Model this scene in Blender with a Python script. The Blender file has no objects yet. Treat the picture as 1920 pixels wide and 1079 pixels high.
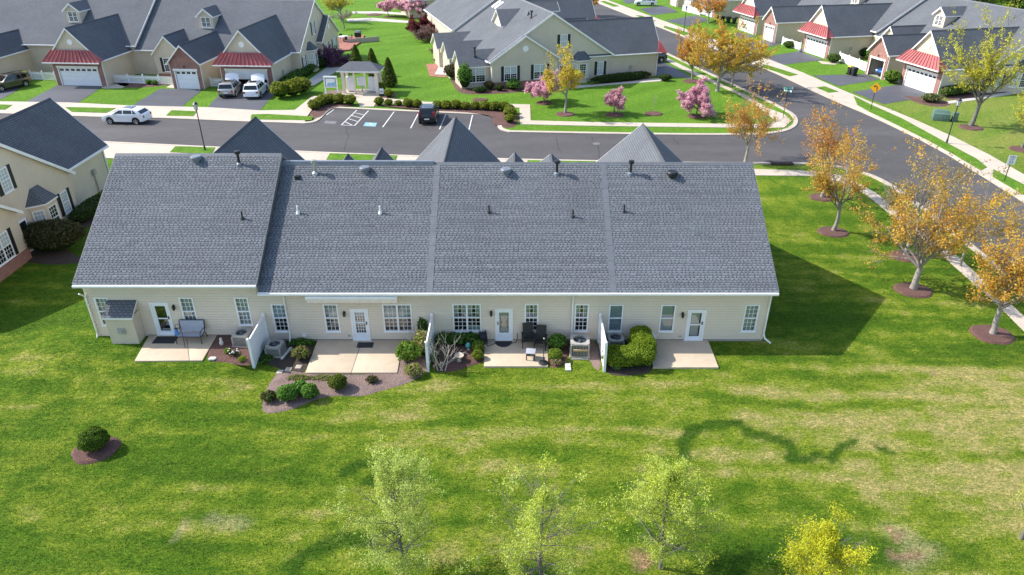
import bpy, bmesh, math, random
import numpy as np
from mathutils import Vector, Matrix
R = math.radians
random.seed(7)
scene = bpy.context.scene
COL = scene.collection
# ------------------------------------------------------------------ camera
CAM_H, PITCH, FPX = 21.0, R(29.0), 1335.0
cam_d = bpy.data.cameras.new('camera'); cam = bpy.data.objects.new('camera', cam_d); COL.objects.link(cam)
cam.location = (0, 0, CAM_H); cam.rotation_euler = (math.pi/2 - PITCH, 0, 0)
cam_d.sensor_width = 36; cam_d.lens = FPX/1920*36; cam_d.clip_end = 6000; cam_d.clip_start = 0.3
scene.camera = cam
# ------------------------------------------------------------------ sky, sun, exposure
SUN = Vector((-1.12, 0.25, 1.0)).normalized()          # direction towards the sun
el = math.asin(SUN.z); az = math.atan2(SUN.x, SUN.y)
w = bpy.data.worlds.new('World'); scene.world = w; w.use_nodes = True
nt = w.node_tree; bg = nt.nodes['Background']
sky = nt.nodes.new('ShaderNodeTexSky'); sky.sky_type = 'NISHITA'; sky.sun_disc = False
sky.sun_elevation = el; sky.sun_rotation = az; sky.air_density = 1.0; sky.dust_density = 1.3; sky.ozone_density = 1.0
nt.links.new(sky.outputs[0], bg.inputs[0]); bg.inputs[1].default_value = 0.15
sd = bpy.data.lights.new('sun', 'SUN'); sd.energy = 3.4; sd.angle = R(0.55); sd.color = (1.0, 0.955, 0.88)
so = bpy.data.objects.new('sun', sd); COL.objects.link(so); so.location = (-40, 20, 60)
so.rotation_euler = SUN.to_track_quat('Z', 'Y').to_euler()
vs = scene.view_settings; vs.view_transform = 'Standard'; vs.look = 'None'; vs.exposure = 1.0; vs.gamma = 1.0
scene.render.engine = 'CYCLES'
scene.cycles.max_bounces = 6; scene.cycles.transparent_max_bounces = 12
# ------------------------------------------------------------------ where a spot seen in the photo lies on level ground
def TER(x, y):                                          # the lawn rises a little at the left end of the townhouse row
    sm=lambda a,b,t: (lambda q: q*q*(3-2*q))(np.clip((t-a)/(b-a),0,1))
    return 0.36*sm(-12.6,-14.2,x)*sm(-27.5,-23.0,x)*sm(27.0,29.3,y)*sm(40.0,36.0,y)
def G(px, py, z=0.0):
    u, v = px-960, py-539.5
    dy = FPX*math.cos(PITCH) - v*math.sin(PITCH); dz = -FPX*math.sin(PITCH) - v*math.cos(PITCH)
    t = (z-CAM_H)/dz
    return (u*t, dy*t)
def Wy(px, py, Y):                                      # spot on an upright plane y = Y
    u, v = px-960, py-539.5
    dy = FPX*math.cos(PITCH) - v*math.sin(PITCH); dz = -FPX*math.sin(PITCH) - v*math.cos(PITCH)
    t = Y/dy
    return (u*t, CAM_H+dz*t)
# ------------------------------------------------------------------ objects
def setp(o, label=None, cat=None, group=None, kind=None):
    if label: o['label'] = label
    if cat: o['category'] = cat
    if group: o['group'] = group
    if kind: o['kind'] = kind
    return o
def thing(name, label, cat, loc=(0,0,0), rz=0.0, group=None):
    o = bpy.data.objects.new(name, None); COL.objects.link(o); o.empty_display_size = 0.2
    o.location = loc; o.rotation_euler = (0,0,rz)
    return setp(o, label, cat, group)
def link(name, me, parent=None):
    o = bpy.data.objects.new(name, me); COL.objects.link(o)
    if parent is not None: o.parent = parent
    return o
def copy_tree(o, parent=None, depth=0):
    c = o.copy(); COL.objects.link(c)
    if parent is not None: c.parent = parent
    for ch in list(o.children): copy_tree(ch, c, depth+1)
    return c
class MB:
    """collects faces, becomes one mesh object"""
    def __init__(s, T=None):
        s.v=[]; s.f=[]; s.mi=[]; s.uv=[]; s.T=T
    def face(s, pts, m=0, uv=None):
        i=len(s.v)
        s.v.extend([tuple(s.T(*p)) for p in pts] if s.T else [tuple(p) for p in pts])
        s.f.append(tuple(range(i, i+len(pts)))); s.mi.append(m)
        s.uv.append(uv if uv else [(0,0)]*len(pts))
    def hexa(s, a, b, m=0):
        """a: four bottom points, b: four top points"""
        s.face(a[::-1], m); s.face(b, m)
        for i in range(4):
            j=(i+1)%4; s.face([a[i],a[j],b[j],b[i]], m)
    def box(s, x0,x1,y0,y1,z0,z1,m=0):
        if x0>x1: x0,x1=x1,x0
        if y0>y1: y0,y1=y1,y0
        s.hexa([(x0,y0,z0),(x1,y0,z0),(x1,y1,z0),(x0,y1,z0)],[(x0,y0,z1),(x1,y0,z1),(x1,y1,z1),(x0,y1,z1)],m)
    def prism(s, poly, z0, z1, m=0, mside=None):
        n=len(poly)
        s.face([(p[0],p[1],z1) for p in poly], m)
        for i in range(n):
            a,b=poly[i],poly[(i+1)%n]
            s.face([(a[0],a[1],z0),(b[0],b[1],z0),(b[0],b[1],z1),(a[0],a[1],z1)], m if mside is None else mside)
    def tube(s, p0, p1, r0, r1=None, n=8, m=0, cap=True):
        r1=r0 if r1 is None else r1
        p0,p1=Vector(p0),Vector(p1); d=(p1-p0)
        if d.length<1e-6: return
        d.normalize(); a=d.orthogonal().normalized(); b=d.cross(a)
        A=[p0+(a*math.cos(t)+b*math.sin(t))*r0 for t in [2*math.pi*i/n for i in range(n)]]
        B=[p1+(a*math.cos(t)+b*math.sin(t))*r1 for t in [2*math.pi*i/n for i in range(n)]]
        for i in range(n):
            j=(i+1)%n; s.face([A[i],A[j],B[j],B[i]], m)
        if cap: s.face(A[::-1], m); s.face(B, m)
    def path(s, pts, r, n=8, m=0):
        for a,b in zip(pts[:-1],pts[1:]): s.tube(a,b,r,r,n,m)
    def lathe(s, prof, c=(0,0,0), n=16, m=0):
        """prof: (radius, z)"""
        for (r0,z0),(r1,z1) in zip(prof[:-1],prof[1:]):
            for i in range(n):
                t0,t1=2*math.pi*i/n,2*math.pi*(i+1)/n
                q=[(c[0]+r0*math.cos(t0),c[1]+r0*math.sin(t0),c[2]+z0),(c[0]+r0*math.cos(t1),c[1]+r0*math.sin(t1),c[2]+z0),
                   (c[0]+r1*math.cos(t1),c[1]+r1*math.sin(t1),c[2]+z1),(c[0]+r1*math.cos(t0),c[1]+r1*math.sin(t0),c[2]+z1)]
                if r0<1e-6: q=[q[0],q[2],q[3]]
                elif r1<1e-6: q=q[:3]
                s.face(q,m)
    def roof(s, e0, e1, r1, r0, th=0.13, mt=0, ms=1):
        """roof slab: two eave points, two ridge points; shingles on top, trim on the edges"""
        E0,E1,R1,R0=[Vector(p) for p in (e0,e1,r1,r0)]
        u=(E1-E0).normalized(); nrm=(E1-E0).cross(R0-E0)
        if nrm.length<1e-6: nrm=(E1-E0).cross(R1-E0)
        nrm.normalize(); vv=nrm.cross(u)
        if (R0-E0).dot(vv)<0: vv=-vv
        uv=[((p-E0).dot(u),(p-E0).dot(vv)) for p in (E0,E1,R1,R0)]
        top=[E0,E1,R1,R0]; bot=[p-Vector((0,0,th)) for p in top]
        s.face(top, mt, uv); s.face(bot[::-1], ms)
        for i in range(4):
            j=(i+1)%4
            if (top[i]-top[j]).length>1e-4: s.face([bot[i],bot[j],top[j],top[i]], ms)
    def mesh(s, name, mats, smooth=False, bevel=0):
        me=bpy.data.meshes.new(name)
        me.from_pydata([tuple(p) for p in s.v],[],s.f)
        for m in (mats if isinstance(mats,(list,tuple)) else [mats]): me.materials.append(MAT[m] if isinstance(m,str) else m)
        me.polygons.foreach_set('material_index', s.mi)
        l=me.uv_layers.new(name='UVMap'); l.data.foreach_set('uv', [c for f in s.uv for p in f for c in p])
        if smooth or bevel:
            b=bmesh.new(); b.from_mesh(me); bmesh.ops.remove_doubles(b, verts=b.verts, dist=1e-4)
            bmesh.ops.recalc_face_normals(b, faces=b.faces)
            if bevel: bmesh.ops.bevel(b, geom=[e for e in b.edges if e.is_manifold and e.calc_face_angle(0)>0.35], offset=bevel, segments=2, affect='EDGES', profile=0.6, clamp_overlap=True)
            b.to_mesh(me); b.free()
            me.shade_smooth(); me.set_sharp_from_angle(angle=R(38))
        me.update()
        return me
    def build(s, name, mats, parent=None, smooth=False, bevel=0):
        return link(name, s.mesh(name, mats, smooth, bevel), parent)
def np_mesh(name, V, F, mats, col=None, mi=None):
    """V (n,3), F (m,k) numpy -> mesh; col per vertex rgb"""
    me=bpy.data.meshes.new(name); V=np.asarray(V,dtype=np.float32); F=np.asarray(F,dtype=np.int32); k=F.shape[1]
    me.vertices.add(len(V)); me.vertices.foreach_set('co', V.ravel())
    me.loops.add(F.size); me.loops.foreach_set('vertex_index', F.ravel())
    me.polygons.add(len(F)); me.polygons.foreach_set('loop_start', np.arange(0,F.size,k,dtype=np.int32))
    me.polygons.foreach_set('loop_total', np.full(len(F),k,dtype=np.int32))
    for m in (mats if isinstance(mats,(list,tuple)) else [mats]): me.materials.append(MAT[m])
    if mi is not None: me.polygons.foreach_set('material_index', np.asarray(mi,dtype=np.int32))
    if col is not None:
        a=me.color_attributes.new('Col','FLOAT_COLOR','POINT')
        c=np.ones((len(V),4),dtype=np.float32); c[:,:3]=col; a.data.foreach_set('color', c.ravel())
    me.update(calc_edges=True); me.validate()
    return me
# ------------------------------------------------------------------ materials
MAT={}
class NT:
    def __init__(s,name):
        s.m=bpy.data.materials.new(name); s.m.use_nodes=True; s.t=s.m.node_tree; s.b=s.t.nodes['Principled BSDF']; MAT[name]=s.m
        s.pos=s.t.nodes.new('ShaderNodeNewGeometry').outputs['Position']
    def n(s,ty,**k):
        o=s.t.nodes.new(ty)
        for a,b in k.items(): setattr(o,a,b)
        return o
    def l(s,a,b): s.t.links.new(a,b)
    def noise(s,scale,detail=4,vec=None,rough=0.6,stretch=None):
        o=s.n('ShaderNodeTexNoise'); o.inputs['Scale'].default_value=scale; o.inputs['Detail'].default_value=detail; o.inputs['Roughness'].default_value=rough
        v=vec or s.pos
        if stretch:
            mp=s.n('ShaderNodeMapping'); mp.inputs['Scale'].default_value=stretch[:3]
            if len(stretch)>3: mp.inputs['Rotation'].default_value=(0,0,stretch[3])
            s.l(v,mp.inputs[0]); v=mp.outputs[0]
        s.l(v,o.inputs['Vector']); return o.outputs['Fac']
    def ramp(s,fac,stops):
        o=s.n('ShaderNodeValToRGB'); e=o.color_ramp.elements
        while len(e)<len(stops): e.new(0.5)
        for i,(p,c) in enumerate(stops):
            e[i].position=p; e[i].color=(c,c,c,1) if not isinstance(c,(tuple,list)) else (*c,1)
        s.l(fac,o.inputs[0]); return o.outputs[0]
    def mix(s,fac,a,b,mode='MIX'):
        o=s.n('ShaderNodeMix',data_type='RGBA',blend_type=mode); s.val(o.inputs[0],fac); s.val(o.inputs[6],a); s.val(o.inputs[7],b); return o.outputs[2]
    def math(s,op,a,b=0.0):
        o=s.n('ShaderNodeMath',operation=op); s.val(o.inputs[0],a); s.val(o.inputs[1],b); return o.outputs[0]
    def val(s,inp,x):
        if isinstance(x,bpy.types.NodeSocket): s.l(x,inp)
        elif isinstance(x,(tuple,list)): inp.default_value=(*x,1) if len(x)==3 else x
        else: inp.default_value=x
    def set(s,**k):
        for a,b in k.items(): s.val(s.b.inputs[a.replace('_',' ')],b)
        return s
    def bump(s,h,strength=0.5,dist=0.02):
        o=s.n('ShaderNodeBump'); o.inputs['Strength'].default_value=strength; o.inputs['Distance'].default_value=dist
        s.l(h,o.inputs['Height']); s.l(o.outputs[0],s.b.inputs['Normal'])
    def sep(s,v,i):
        o=s.n('ShaderNodeSeparateXYZ'); s.l(v,o.inputs[0]); return o.outputs[i]
def simple(name, c, rough=0.6, var=0.12, scale=3.0, bump=0.0, metal=0.0, spec=0.4, fine=0.0, coat=0.0):
    t=NT(name); f=t.noise(scale,5)
    c1=tuple(x*(1-var) for x in c); c2=tuple(min(1,x*(1+var)) for x in c)
    col=t.ramp(f,[(0.3,c1),(0.7,c2)])
    if fine:
        g=t.noise(scale*25,3); col=t.mix(1.0,col,t.ramp(g,[(0.3,1-fine),(0.7,1+fine*0.6)]),'MULTIPLY')
    t.set(Base_Color=col,Roughness=rough,Metallic=metal); t.b.inputs['Specular IOR Level'].default_value=spec
    if coat: t.b.inputs['Coat Weight'].default_value=coat; t.b.inputs['Coat Roughness'].default_value=0.05
    if bump: t.bump(t.noise(scale*18,4),bump,0.02)
    return t
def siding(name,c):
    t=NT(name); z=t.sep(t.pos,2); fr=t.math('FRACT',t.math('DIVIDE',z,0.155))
    line=t.ramp(fr,[(0.0,0.74),(0.10,1.0),(1.0,0.97)])  # shadow under each lap, painted into the siding colour
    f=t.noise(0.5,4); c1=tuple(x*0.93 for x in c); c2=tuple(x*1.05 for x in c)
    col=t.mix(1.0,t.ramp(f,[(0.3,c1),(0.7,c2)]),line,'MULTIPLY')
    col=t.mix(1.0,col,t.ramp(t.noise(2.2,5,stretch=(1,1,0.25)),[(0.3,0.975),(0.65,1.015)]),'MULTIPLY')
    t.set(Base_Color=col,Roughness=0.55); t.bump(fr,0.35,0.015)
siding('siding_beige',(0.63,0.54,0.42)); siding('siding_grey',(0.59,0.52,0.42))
simple('siding_plain',(0.70,0.595,0.47),0.55,0.05,0.6,fine=0.05)
simple('trim_white',(0.82,0.81,0.79),0.45,0.04,2.0)
simple('vinyl_white',(0.84,0.84,0.86),0.35,0.03,2.0)
simple('gutter_white',(0.80,0.79,0.77),0.35,0.05,1.2)
simple('door_white',(0.80,0.82,0.84),0.35,0.03,3.0)
simple('shutter_black',(0.012,0.014,0.02),0.45,0.2,5.0)
simple('metal_black',(0.015,0.016,0.018),0.4,0.2,5.0,spec=0.5)
simple('plastic_black',(0.02,0.021,0.023),0.55,0.25,6.0)
simple('rubber_dark',(0.03,0.031,0.034),0.85,0.25,9.0,fine=0.2)
simple('vent_grey',(0.16,0.18,0.21),0.45,0.15,4.0)
simple('vent_black',(0.018,0.02,0.024),0.5,0.2,4.0)
simple('pipe_galv',(0.42,0.43,0.42),0.4,0.25,9.0,metal=0.5)
simple('flashing',(0.130,0.140,0.156),0.6,0.12,2.0,fine=0.12)
simple('ac_metal',(0.36,0.35,0.32),0.5,0.12,3.0)
simple('ac_dark',(0.05,0.055,0.06),0.5,0.2,6.0)
simple('stone_tan',(0.46,0.40,0.33),0.8,0.2,5.0,bump=0.4,fine=0.15)
simple('stone_white',(0.60,0.58,0.54),0.7,0.08,5.0,bump=0.2)
simple('green_box',(0.10,0.17,0.14),0.5,0.1,2.0)
simple('turquoise',(0.12,0.45,0.42),0.2,0.1,4.0)
simple('red_pot',(0.5,0.06,0.03),0.5,0.1,4.0)
simple('sling_grey',(0.36,0.38,0.43),0.75,0.08,6.0,fine=0.1)
simple('wicker',(0.035,0.033,0.03),0.75,0.25,14.0,fine=0.3)
simple('wood_plank',(0.48,0.33,0.18),0.75,0.2,6.0,fine=0.2)
simple('bark',(0.30,0.27,0.24),0.9,0.25,3.0,bump=0.4,fine=0.25)
simple('bark_grey',(0.17,0.155,0.14),0.9,0.25,3.0,bump=0.4,fine=0.25)
simple('bark_white',(0.50,0.46,0.40),0.85,0.2,4.0,fine=0.2)
simple('sign_green',(0.03,0.33,0.26),0.4,0.05,3.0)
simple('sign_yellow',(0.85,0.40,0.01),0.4,0.05,3.0)
simple('sign_white',(0.82,0.82,0.84),0.4,0.03,3.0)
simple('sign_blue',(0.05,0.22,0.55),0.5,0.1,3.0)
simple('mark_white',(0.62,0.62,0.60),0.8,0.15,1.5,fine=0.25)
simple('mark_blue',(0.20,0.40,0.52),0.8,0.15,1.5,fine=0.25)
simple('lime_plant',(0.22,0.33,0.03),0.7,0.2,9.0)
simple('patch_asphalt',(0.17,0.165,0.175),0.85,0.15,2.0,fine=0.2)
simple('crack_dark',(0.025,0.025,0.027),0.9,0.2,2.0)
simple('iron_rust',(0.07,0.035,0.03),0.8,0.3,4.0)
simple('awning_cloth',(0.78,0.66,0.55),0.8,0.06,3.0)
simple('curtain',(0.70,0.69,0.66),0.85,0.10,8.0)
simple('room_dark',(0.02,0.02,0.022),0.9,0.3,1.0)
simple('garage_floor',(0.35,0.33,0.30),0.85,0.1,1.0)
simple('sheet_blue',(0.25,0.50,0.66),0.5,0.25,3.0)
simple('brick_paver',(0.34,0.14,0.10),0.85,0.25,2.5,fine=0.25)
def glass(name,refl,tint):
    t=NT(name); nt=t.t; out=nt.nodes['Material Output']; nt.nodes.remove(t.b)
    tr=t.n('ShaderNodeBsdfTransparent'); tr.inputs[0].default_value=(*tint,1)
    gl=t.n('ShaderNodeBsdfGlossy'); gl.inputs['Roughness'].default_value=0.03; gl.inputs[0].default_value=(0.9,0.95,1,1)
    lw=t.n('ShaderNodeFresnel'); lw.inputs[0].default_value=1.5
    mx=t.n('ShaderNodeMixShader'); f=t.math('ADD',lw.outputs[0],refl)
    t.l(f,mx.inputs[0]); t.l(tr.outputs[0],mx.inputs[1]); t.l(gl.outputs[0],mx.inputs[2]); t.l(mx.outputs[0],out.inputs[0])
glass('glass',0.10,(0.80,0.86,0.86))
simple('glass_dark',(0.012,0.014,0.017),0.06,0.2,1.0,spec=0.7)
simple('glass_car',(0.010,0.012,0.014),0.05,0.1,1.0,spec=0.7)
simple('glass_blind',(0.42,0.47,0.48),0.12,0.12,2.0,spec=0.7)
def blind(name,c):
    t=NT(name); z=t.sep(t.pos,2); fr=t.math('FRACT',t.math('DIVIDE',z,0.05))
    t.set(Base_Color=t.mix(1.0,c,t.ramp(fr,[(0,0.75),(0.3,1.0),(1,0.95)]),'MULTIPLY'),Roughness=0.7)
blind('blind_white',(0.66,0.68,0.68)); blind('blind_cool',(0.50,0.58,0.62))
# vehicles
for nm,c,me in (('paint_white',(0.80,0.81,0.82),0.0),('paint_silver',(0.42,0.41,0.39),0.5),('paint_black',(0.008,0.009,0.011),0.0),('paint_olive',(0.075,0.072,0.055),0.4),('paint_blue',(0.03,0.10,0.30),0.3),('paint_navy',(0.012,0.018,0.05),0.2),('paint_pale',(0.45,0.52,0.60),0.3)):
    simple(nm,c,0.28,0.03,1.0,metal=me,coat=0.8)
simple('tyre',(0.012,0.012,0.013),0.85,0.2,8.0)
simple('rim',(0.50,0.50,0.51),0.3,0.1,6.0,metal=0.8)
simple('lamp_red',(0.35,0.01,0.015),0.2,0.1,3.0,coat=0.6)
simple('lamp_clear',(0.75,0.76,0.78),0.12,0.1,3.0)
simple('lamp_glass',(0.55,0.56,0.55),0.2,0.1,3.0)
# shingles (far roofs): rows and tabs on the roof's own coordinates
def shingle_mat(name,c,dark,tilex=0.25,rowh=0.155,contrast=1.0):
    t=NT(name); uv=t.n('ShaderNodeUVMap'); 
    br=t.n('ShaderNodeTexBrick'); t.l(uv.outputs[0],br.inputs['Vector'])
    br.inputs['Scale'].default_value=1.0; br.inputs['Brick Width'].default_value=tilex; br.inputs['Row Height'].default_value=rowh
    br.inputs['Mortar Size'].default_value=0.030; br.inputs['Mortar Smooth'].default_value=0.3; br.inputs['Bias'].default_value=0.1
    br.inputs['Color1'].default_value=(*c,1); br.inputs['Color2'].default_value=(*[x*0.80 for x in c],1); br.inputs['Mortar'].default_value=(*dark,1)
    br.offset=0.5; br.squash=1.0
    big=t.noise(0.35,4); fine=t.noise(28,3)
    col=t.mix(1.0,br.outputs['Color'],t.ramp(big,[(0.3,0.88),(0.7,1.10)]),'MULTIPLY')
    col=t.mix(1.0,col,t.ramp(fine,[(0.25,0.78),(0.75,1.18)]),'MULTIPLY')
    t.set(Base_Color=col,Roughness=0.92); t.b.inputs['Specular IOR Level'].default_value=0.25
    t.bump(br.outputs['Fac'],-0.5,0.012)
shingle_mat('shingle',(0.152,0.162,0.178),(0.080,0.086,0.096))
def attr_mat(name,rough=0.8,trans=0.0,fine=0.0,fs=60,spec=0.25,bump=0.0):
    t=NT(name); a=t.n('ShaderNodeAttribute',attribute_name='Col'); c=a.outputs['Color']
    if fine: c=t.mix(1.0,c,t.ramp(t.noise(fs,3),[(0.25,1-fine),(0.75,1+fine)]),'MULTIPLY')
    t.set(Base_Color=c,Roughness=rough); t.b.inputs['Specular IOR Level'].default_value=spec
    if bump: t.bump(t.noise(fs,3),bump,0.01)
    if trans:
        out=t.t.nodes['Material Output']; tl=t.n('ShaderNodeBsdfTranslucent'); t.l(c,tl.inputs[0])
        mx=t.n('ShaderNodeMixShader'); mx.inputs[0].default_value=trans
        t.l(t.b.outputs[0],mx.inputs[1]); t.l(tl.outputs[0],mx.inputs[2]); t.l(mx.outputs[0],out.inputs[0])
attr_mat('leaf',0.65,0.45); attr_mat('shingle_tab',0.92,0,0.16,45,0.25); attr_mat('grass_blade',0.7,0.25)
attr_mat('mulch_chip',0.9)
# brick
t=NT('brick'); br=t.n('ShaderNodeTexBrick'); geo=t.pos
xyz=t.n('ShaderNodeSeparateXYZ'); t.l(geo,xyz.inputs[0]); cmb=t.n('ShaderNodeCombineXYZ')
t.l(t.math('ADD',xyz.outputs[0],xyz.outputs[1]),cmb.inputs[0]); t.l(xyz.outputs[2],cmb.inputs[1]); t.l(cmb.outputs[0],br.inputs['Vector'])
br.inputs['Scale'].default_value=1.0; br.inputs['Brick Width'].default_value=0.24; br.inputs['Row Height'].default_value=0.085; br.inputs['Mortar Size'].default_value=0.010
br.inputs['Color1'].default_value=(0.30,0.105,0.075,1); br.inputs['Color2'].default_value=(0.22,0.075,0.06,1); br.inputs['Mortar'].default_value=(0.40,0.31,0.27,1)
t.set(Base_Color=t.mix(1.0,br.outputs['Color'],t.ramp(t.noise(1.4,5),[(0.3,0.8),(0.7,1.15)]),'MULTIPLY'),Roughness=0.85)
simple('metal_red',(0.33,0.075,0.075),0.5,0.18,0.8,spec=0.5)
# asphalt, concrete, mulch
def asphalt(name,c,seal=False):
    t=NT(name); f=t.noise(0.16,5,stretch=(0.35,1,1)); g=t.noise(55,3); h=t.noise(1.1,6)
    col=t.ramp(f,[(0.3,tuple(x*0.76 for x in c)),(0.5,c),(0.72,tuple(x*1.30 for x in c))])
    col=t.mix(1.0,col,t.ramp(h,[(0.35,0.93),(0.7,1.06)]),'MULTIPLY')
    col=t.mix(1.0,col,t.ramp(g,[(0.25,0.80),(0.75,1.20)]),'MULTIPLY')
    t.set(Base_Color=col,Roughness=0.8 if not seal else 0.6); t.b.inputs['Specular IOR Level'].default_value=0.35; t.bump(g,0.25,0.01)
asphalt('asphalt',(0.082,0.076,0.076)); asphalt('asphalt_drive',(0.085,0.088,0.100),True)
def concrete(name,c,jx=0.0):
    t=NT(name); f=t.noise(0.5,6); g=t.noise(60,3); h=t.noise(2.6,5)
    col=t.ramp(f,[(0.3,tuple(x*0.90 for x in c)),(0.7,tuple(x*1.06 for x in c))])
    col=t.mix(1.0,col,t.ramp(h,[(0.3,0.92),(0.7,1.04)]),'MULTIPLY'); col=t.mix(1.0,col,t.ramp(g,[(0.25,0.90),(0.75,1.08)]),'MULTIPLY')
    t.set(Base_Color=col,Roughness=0.85); t.bump(g,0.15,0.005)
concrete('concrete',(0.51,0.435,0.35)); concrete('concrete_patio',(0.56,0.45,0.325)); concrete('foundation',(0.36,0.33,0.29)); concrete('concrete_grey',(0.52,0.48,0.43))
def mulch(name,c):
    t=NT(name); f=t.noise(34,4); h=t.noise(1.3,5); v=t.n('ShaderNodeTexVoronoi'); v.inputs['Scale'].default_value=22; t.l(t.pos,v.inputs['Vector'])
    col=t.ramp(f,[(0.25,tuple(x*0.45 for x in c)),(0.5,c),(0.78,tuple(x*1.7 for x in c))])
    col=t.mix(1.0,col,t.ramp(h,[(0.3,0.78),(0.7,1.2)]),'MULTIPLY')
    t.set(Base_Color=col,Roughness=0.95); t.bump(v.outputs['Distance'],0.9,0.04)
mulch('mulch',(0.125,0.062,0.050)); mulch('mulch_pale',(0.21,0.145,0.125)); mulch('soil_dark',(0.060,0.042,0.032))
# ================================================================== ground
def vnoise(x,y,seed=0,scale=1.0):
    x=np.asarray(x,dtype=np.float64)*scale+1000; y=np.asarray(y,dtype=np.float64)*scale+1000
    xi=np.floor(x).astype(np.int64); yi=np.floor(y).astype(np.int64); fx=x-xi; fy=y-yi
    fx=fx*fx*(3-2*fx); fy=fy*fy*(3-2*fy)
    def h(a,b):
        n=(a*374761393+b*668265263+seed*982451653)&0x7fffffff
        n=((n^(n>>13))*1274126177)&0x7fffffff
        return ((n^(n>>16))&0xffff)/65535.0
    return (h(xi,yi)*(1-fx)+h(xi+1,yi)*fx)*(1-fy)+(h(xi,yi+1)*(1-fx)+h(xi+1,yi+1)*fx)*fy
def fbm(x,y,seed,scale,oct=4,sx=1,sy=1):
    a=0;s=0;amp=1
    for o in range(oct):
        a=a+amp*vnoise(np.asarray(x)*sx,np.asarray(y)*sy,seed+o*17,scale*2**o); s+=amp; amp*=0.55
    return a/s
def inpoly(x,y,poly):
    c=np.zeros(np.shape(x),bool); n=len(poly)
    for i in range(n):
        (x0,y0),(x1,y1)=poly[i],poly[(i+1)%n]
        if y0==y1: continue
        k=((y0>y)!=(y1>y))&(x<(x1-x0)*(y-y0)/(y1-y0)+x0); c^=k
    return c
def seg_dist(x,y,pts):
    d=np.full(np.shape(x),1e9)
    for (x0,y0),(x1,y1) in zip(pts[:-1],pts[1:]):
        dx,dy=x1-x0,y1-y0; L=dx*dx+dy*dy+1e-9
        t=np.clip(((x-x0)*dx+(y-y0)*dy)/L,0,1); d=np.minimum(d,np.hypot(x-x0-t*dx,y-y0-t*dy))
    return d
GP=lambda L,z=0.0:[G(*p,z) for p in L]
RINGS_AND_SHADE=[(GP([(1283,862),(1284,830),(1298,806),(1330,796),(1385,795),(1404,812),(1445,819),(1476,830),(1490,852),(1480,862)]),0.33),
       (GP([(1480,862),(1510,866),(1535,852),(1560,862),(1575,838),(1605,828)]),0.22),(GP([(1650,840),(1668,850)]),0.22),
       (GP([(645,888),(672,870),(715,868),(720,892),(690,905)]),0.33),(GP([(545,1062),(585,1035),(640,1010),(690,1015)]),0.42),  # second arc paints an out-of-frame tree's shadow into the grass colour
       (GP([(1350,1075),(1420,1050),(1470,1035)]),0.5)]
BARE=[(GP([(1668,995),(1690,1003),(1680,1010)]),0.16),(GP([(1672,1040),(1700,1047),(1722,1040)]),0.18),(GP([(1190,1038),(1215,1050),(1200,1062)]),0.3),(GP([(1745,700),(1765,706)]),0.05)]
PALE=[(GP([(395,975),(430,978),(455,985)]),0.40),(GP([(330,1010),(352,975)]),0.18),(GP([(1680,1000),(1735,1030),(1700,1052)]),0.6)]
def smooth(a,b,t):
    t=np.clip((t-a)/(b-a),0,1); return t*t*(3-2*t)
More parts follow.
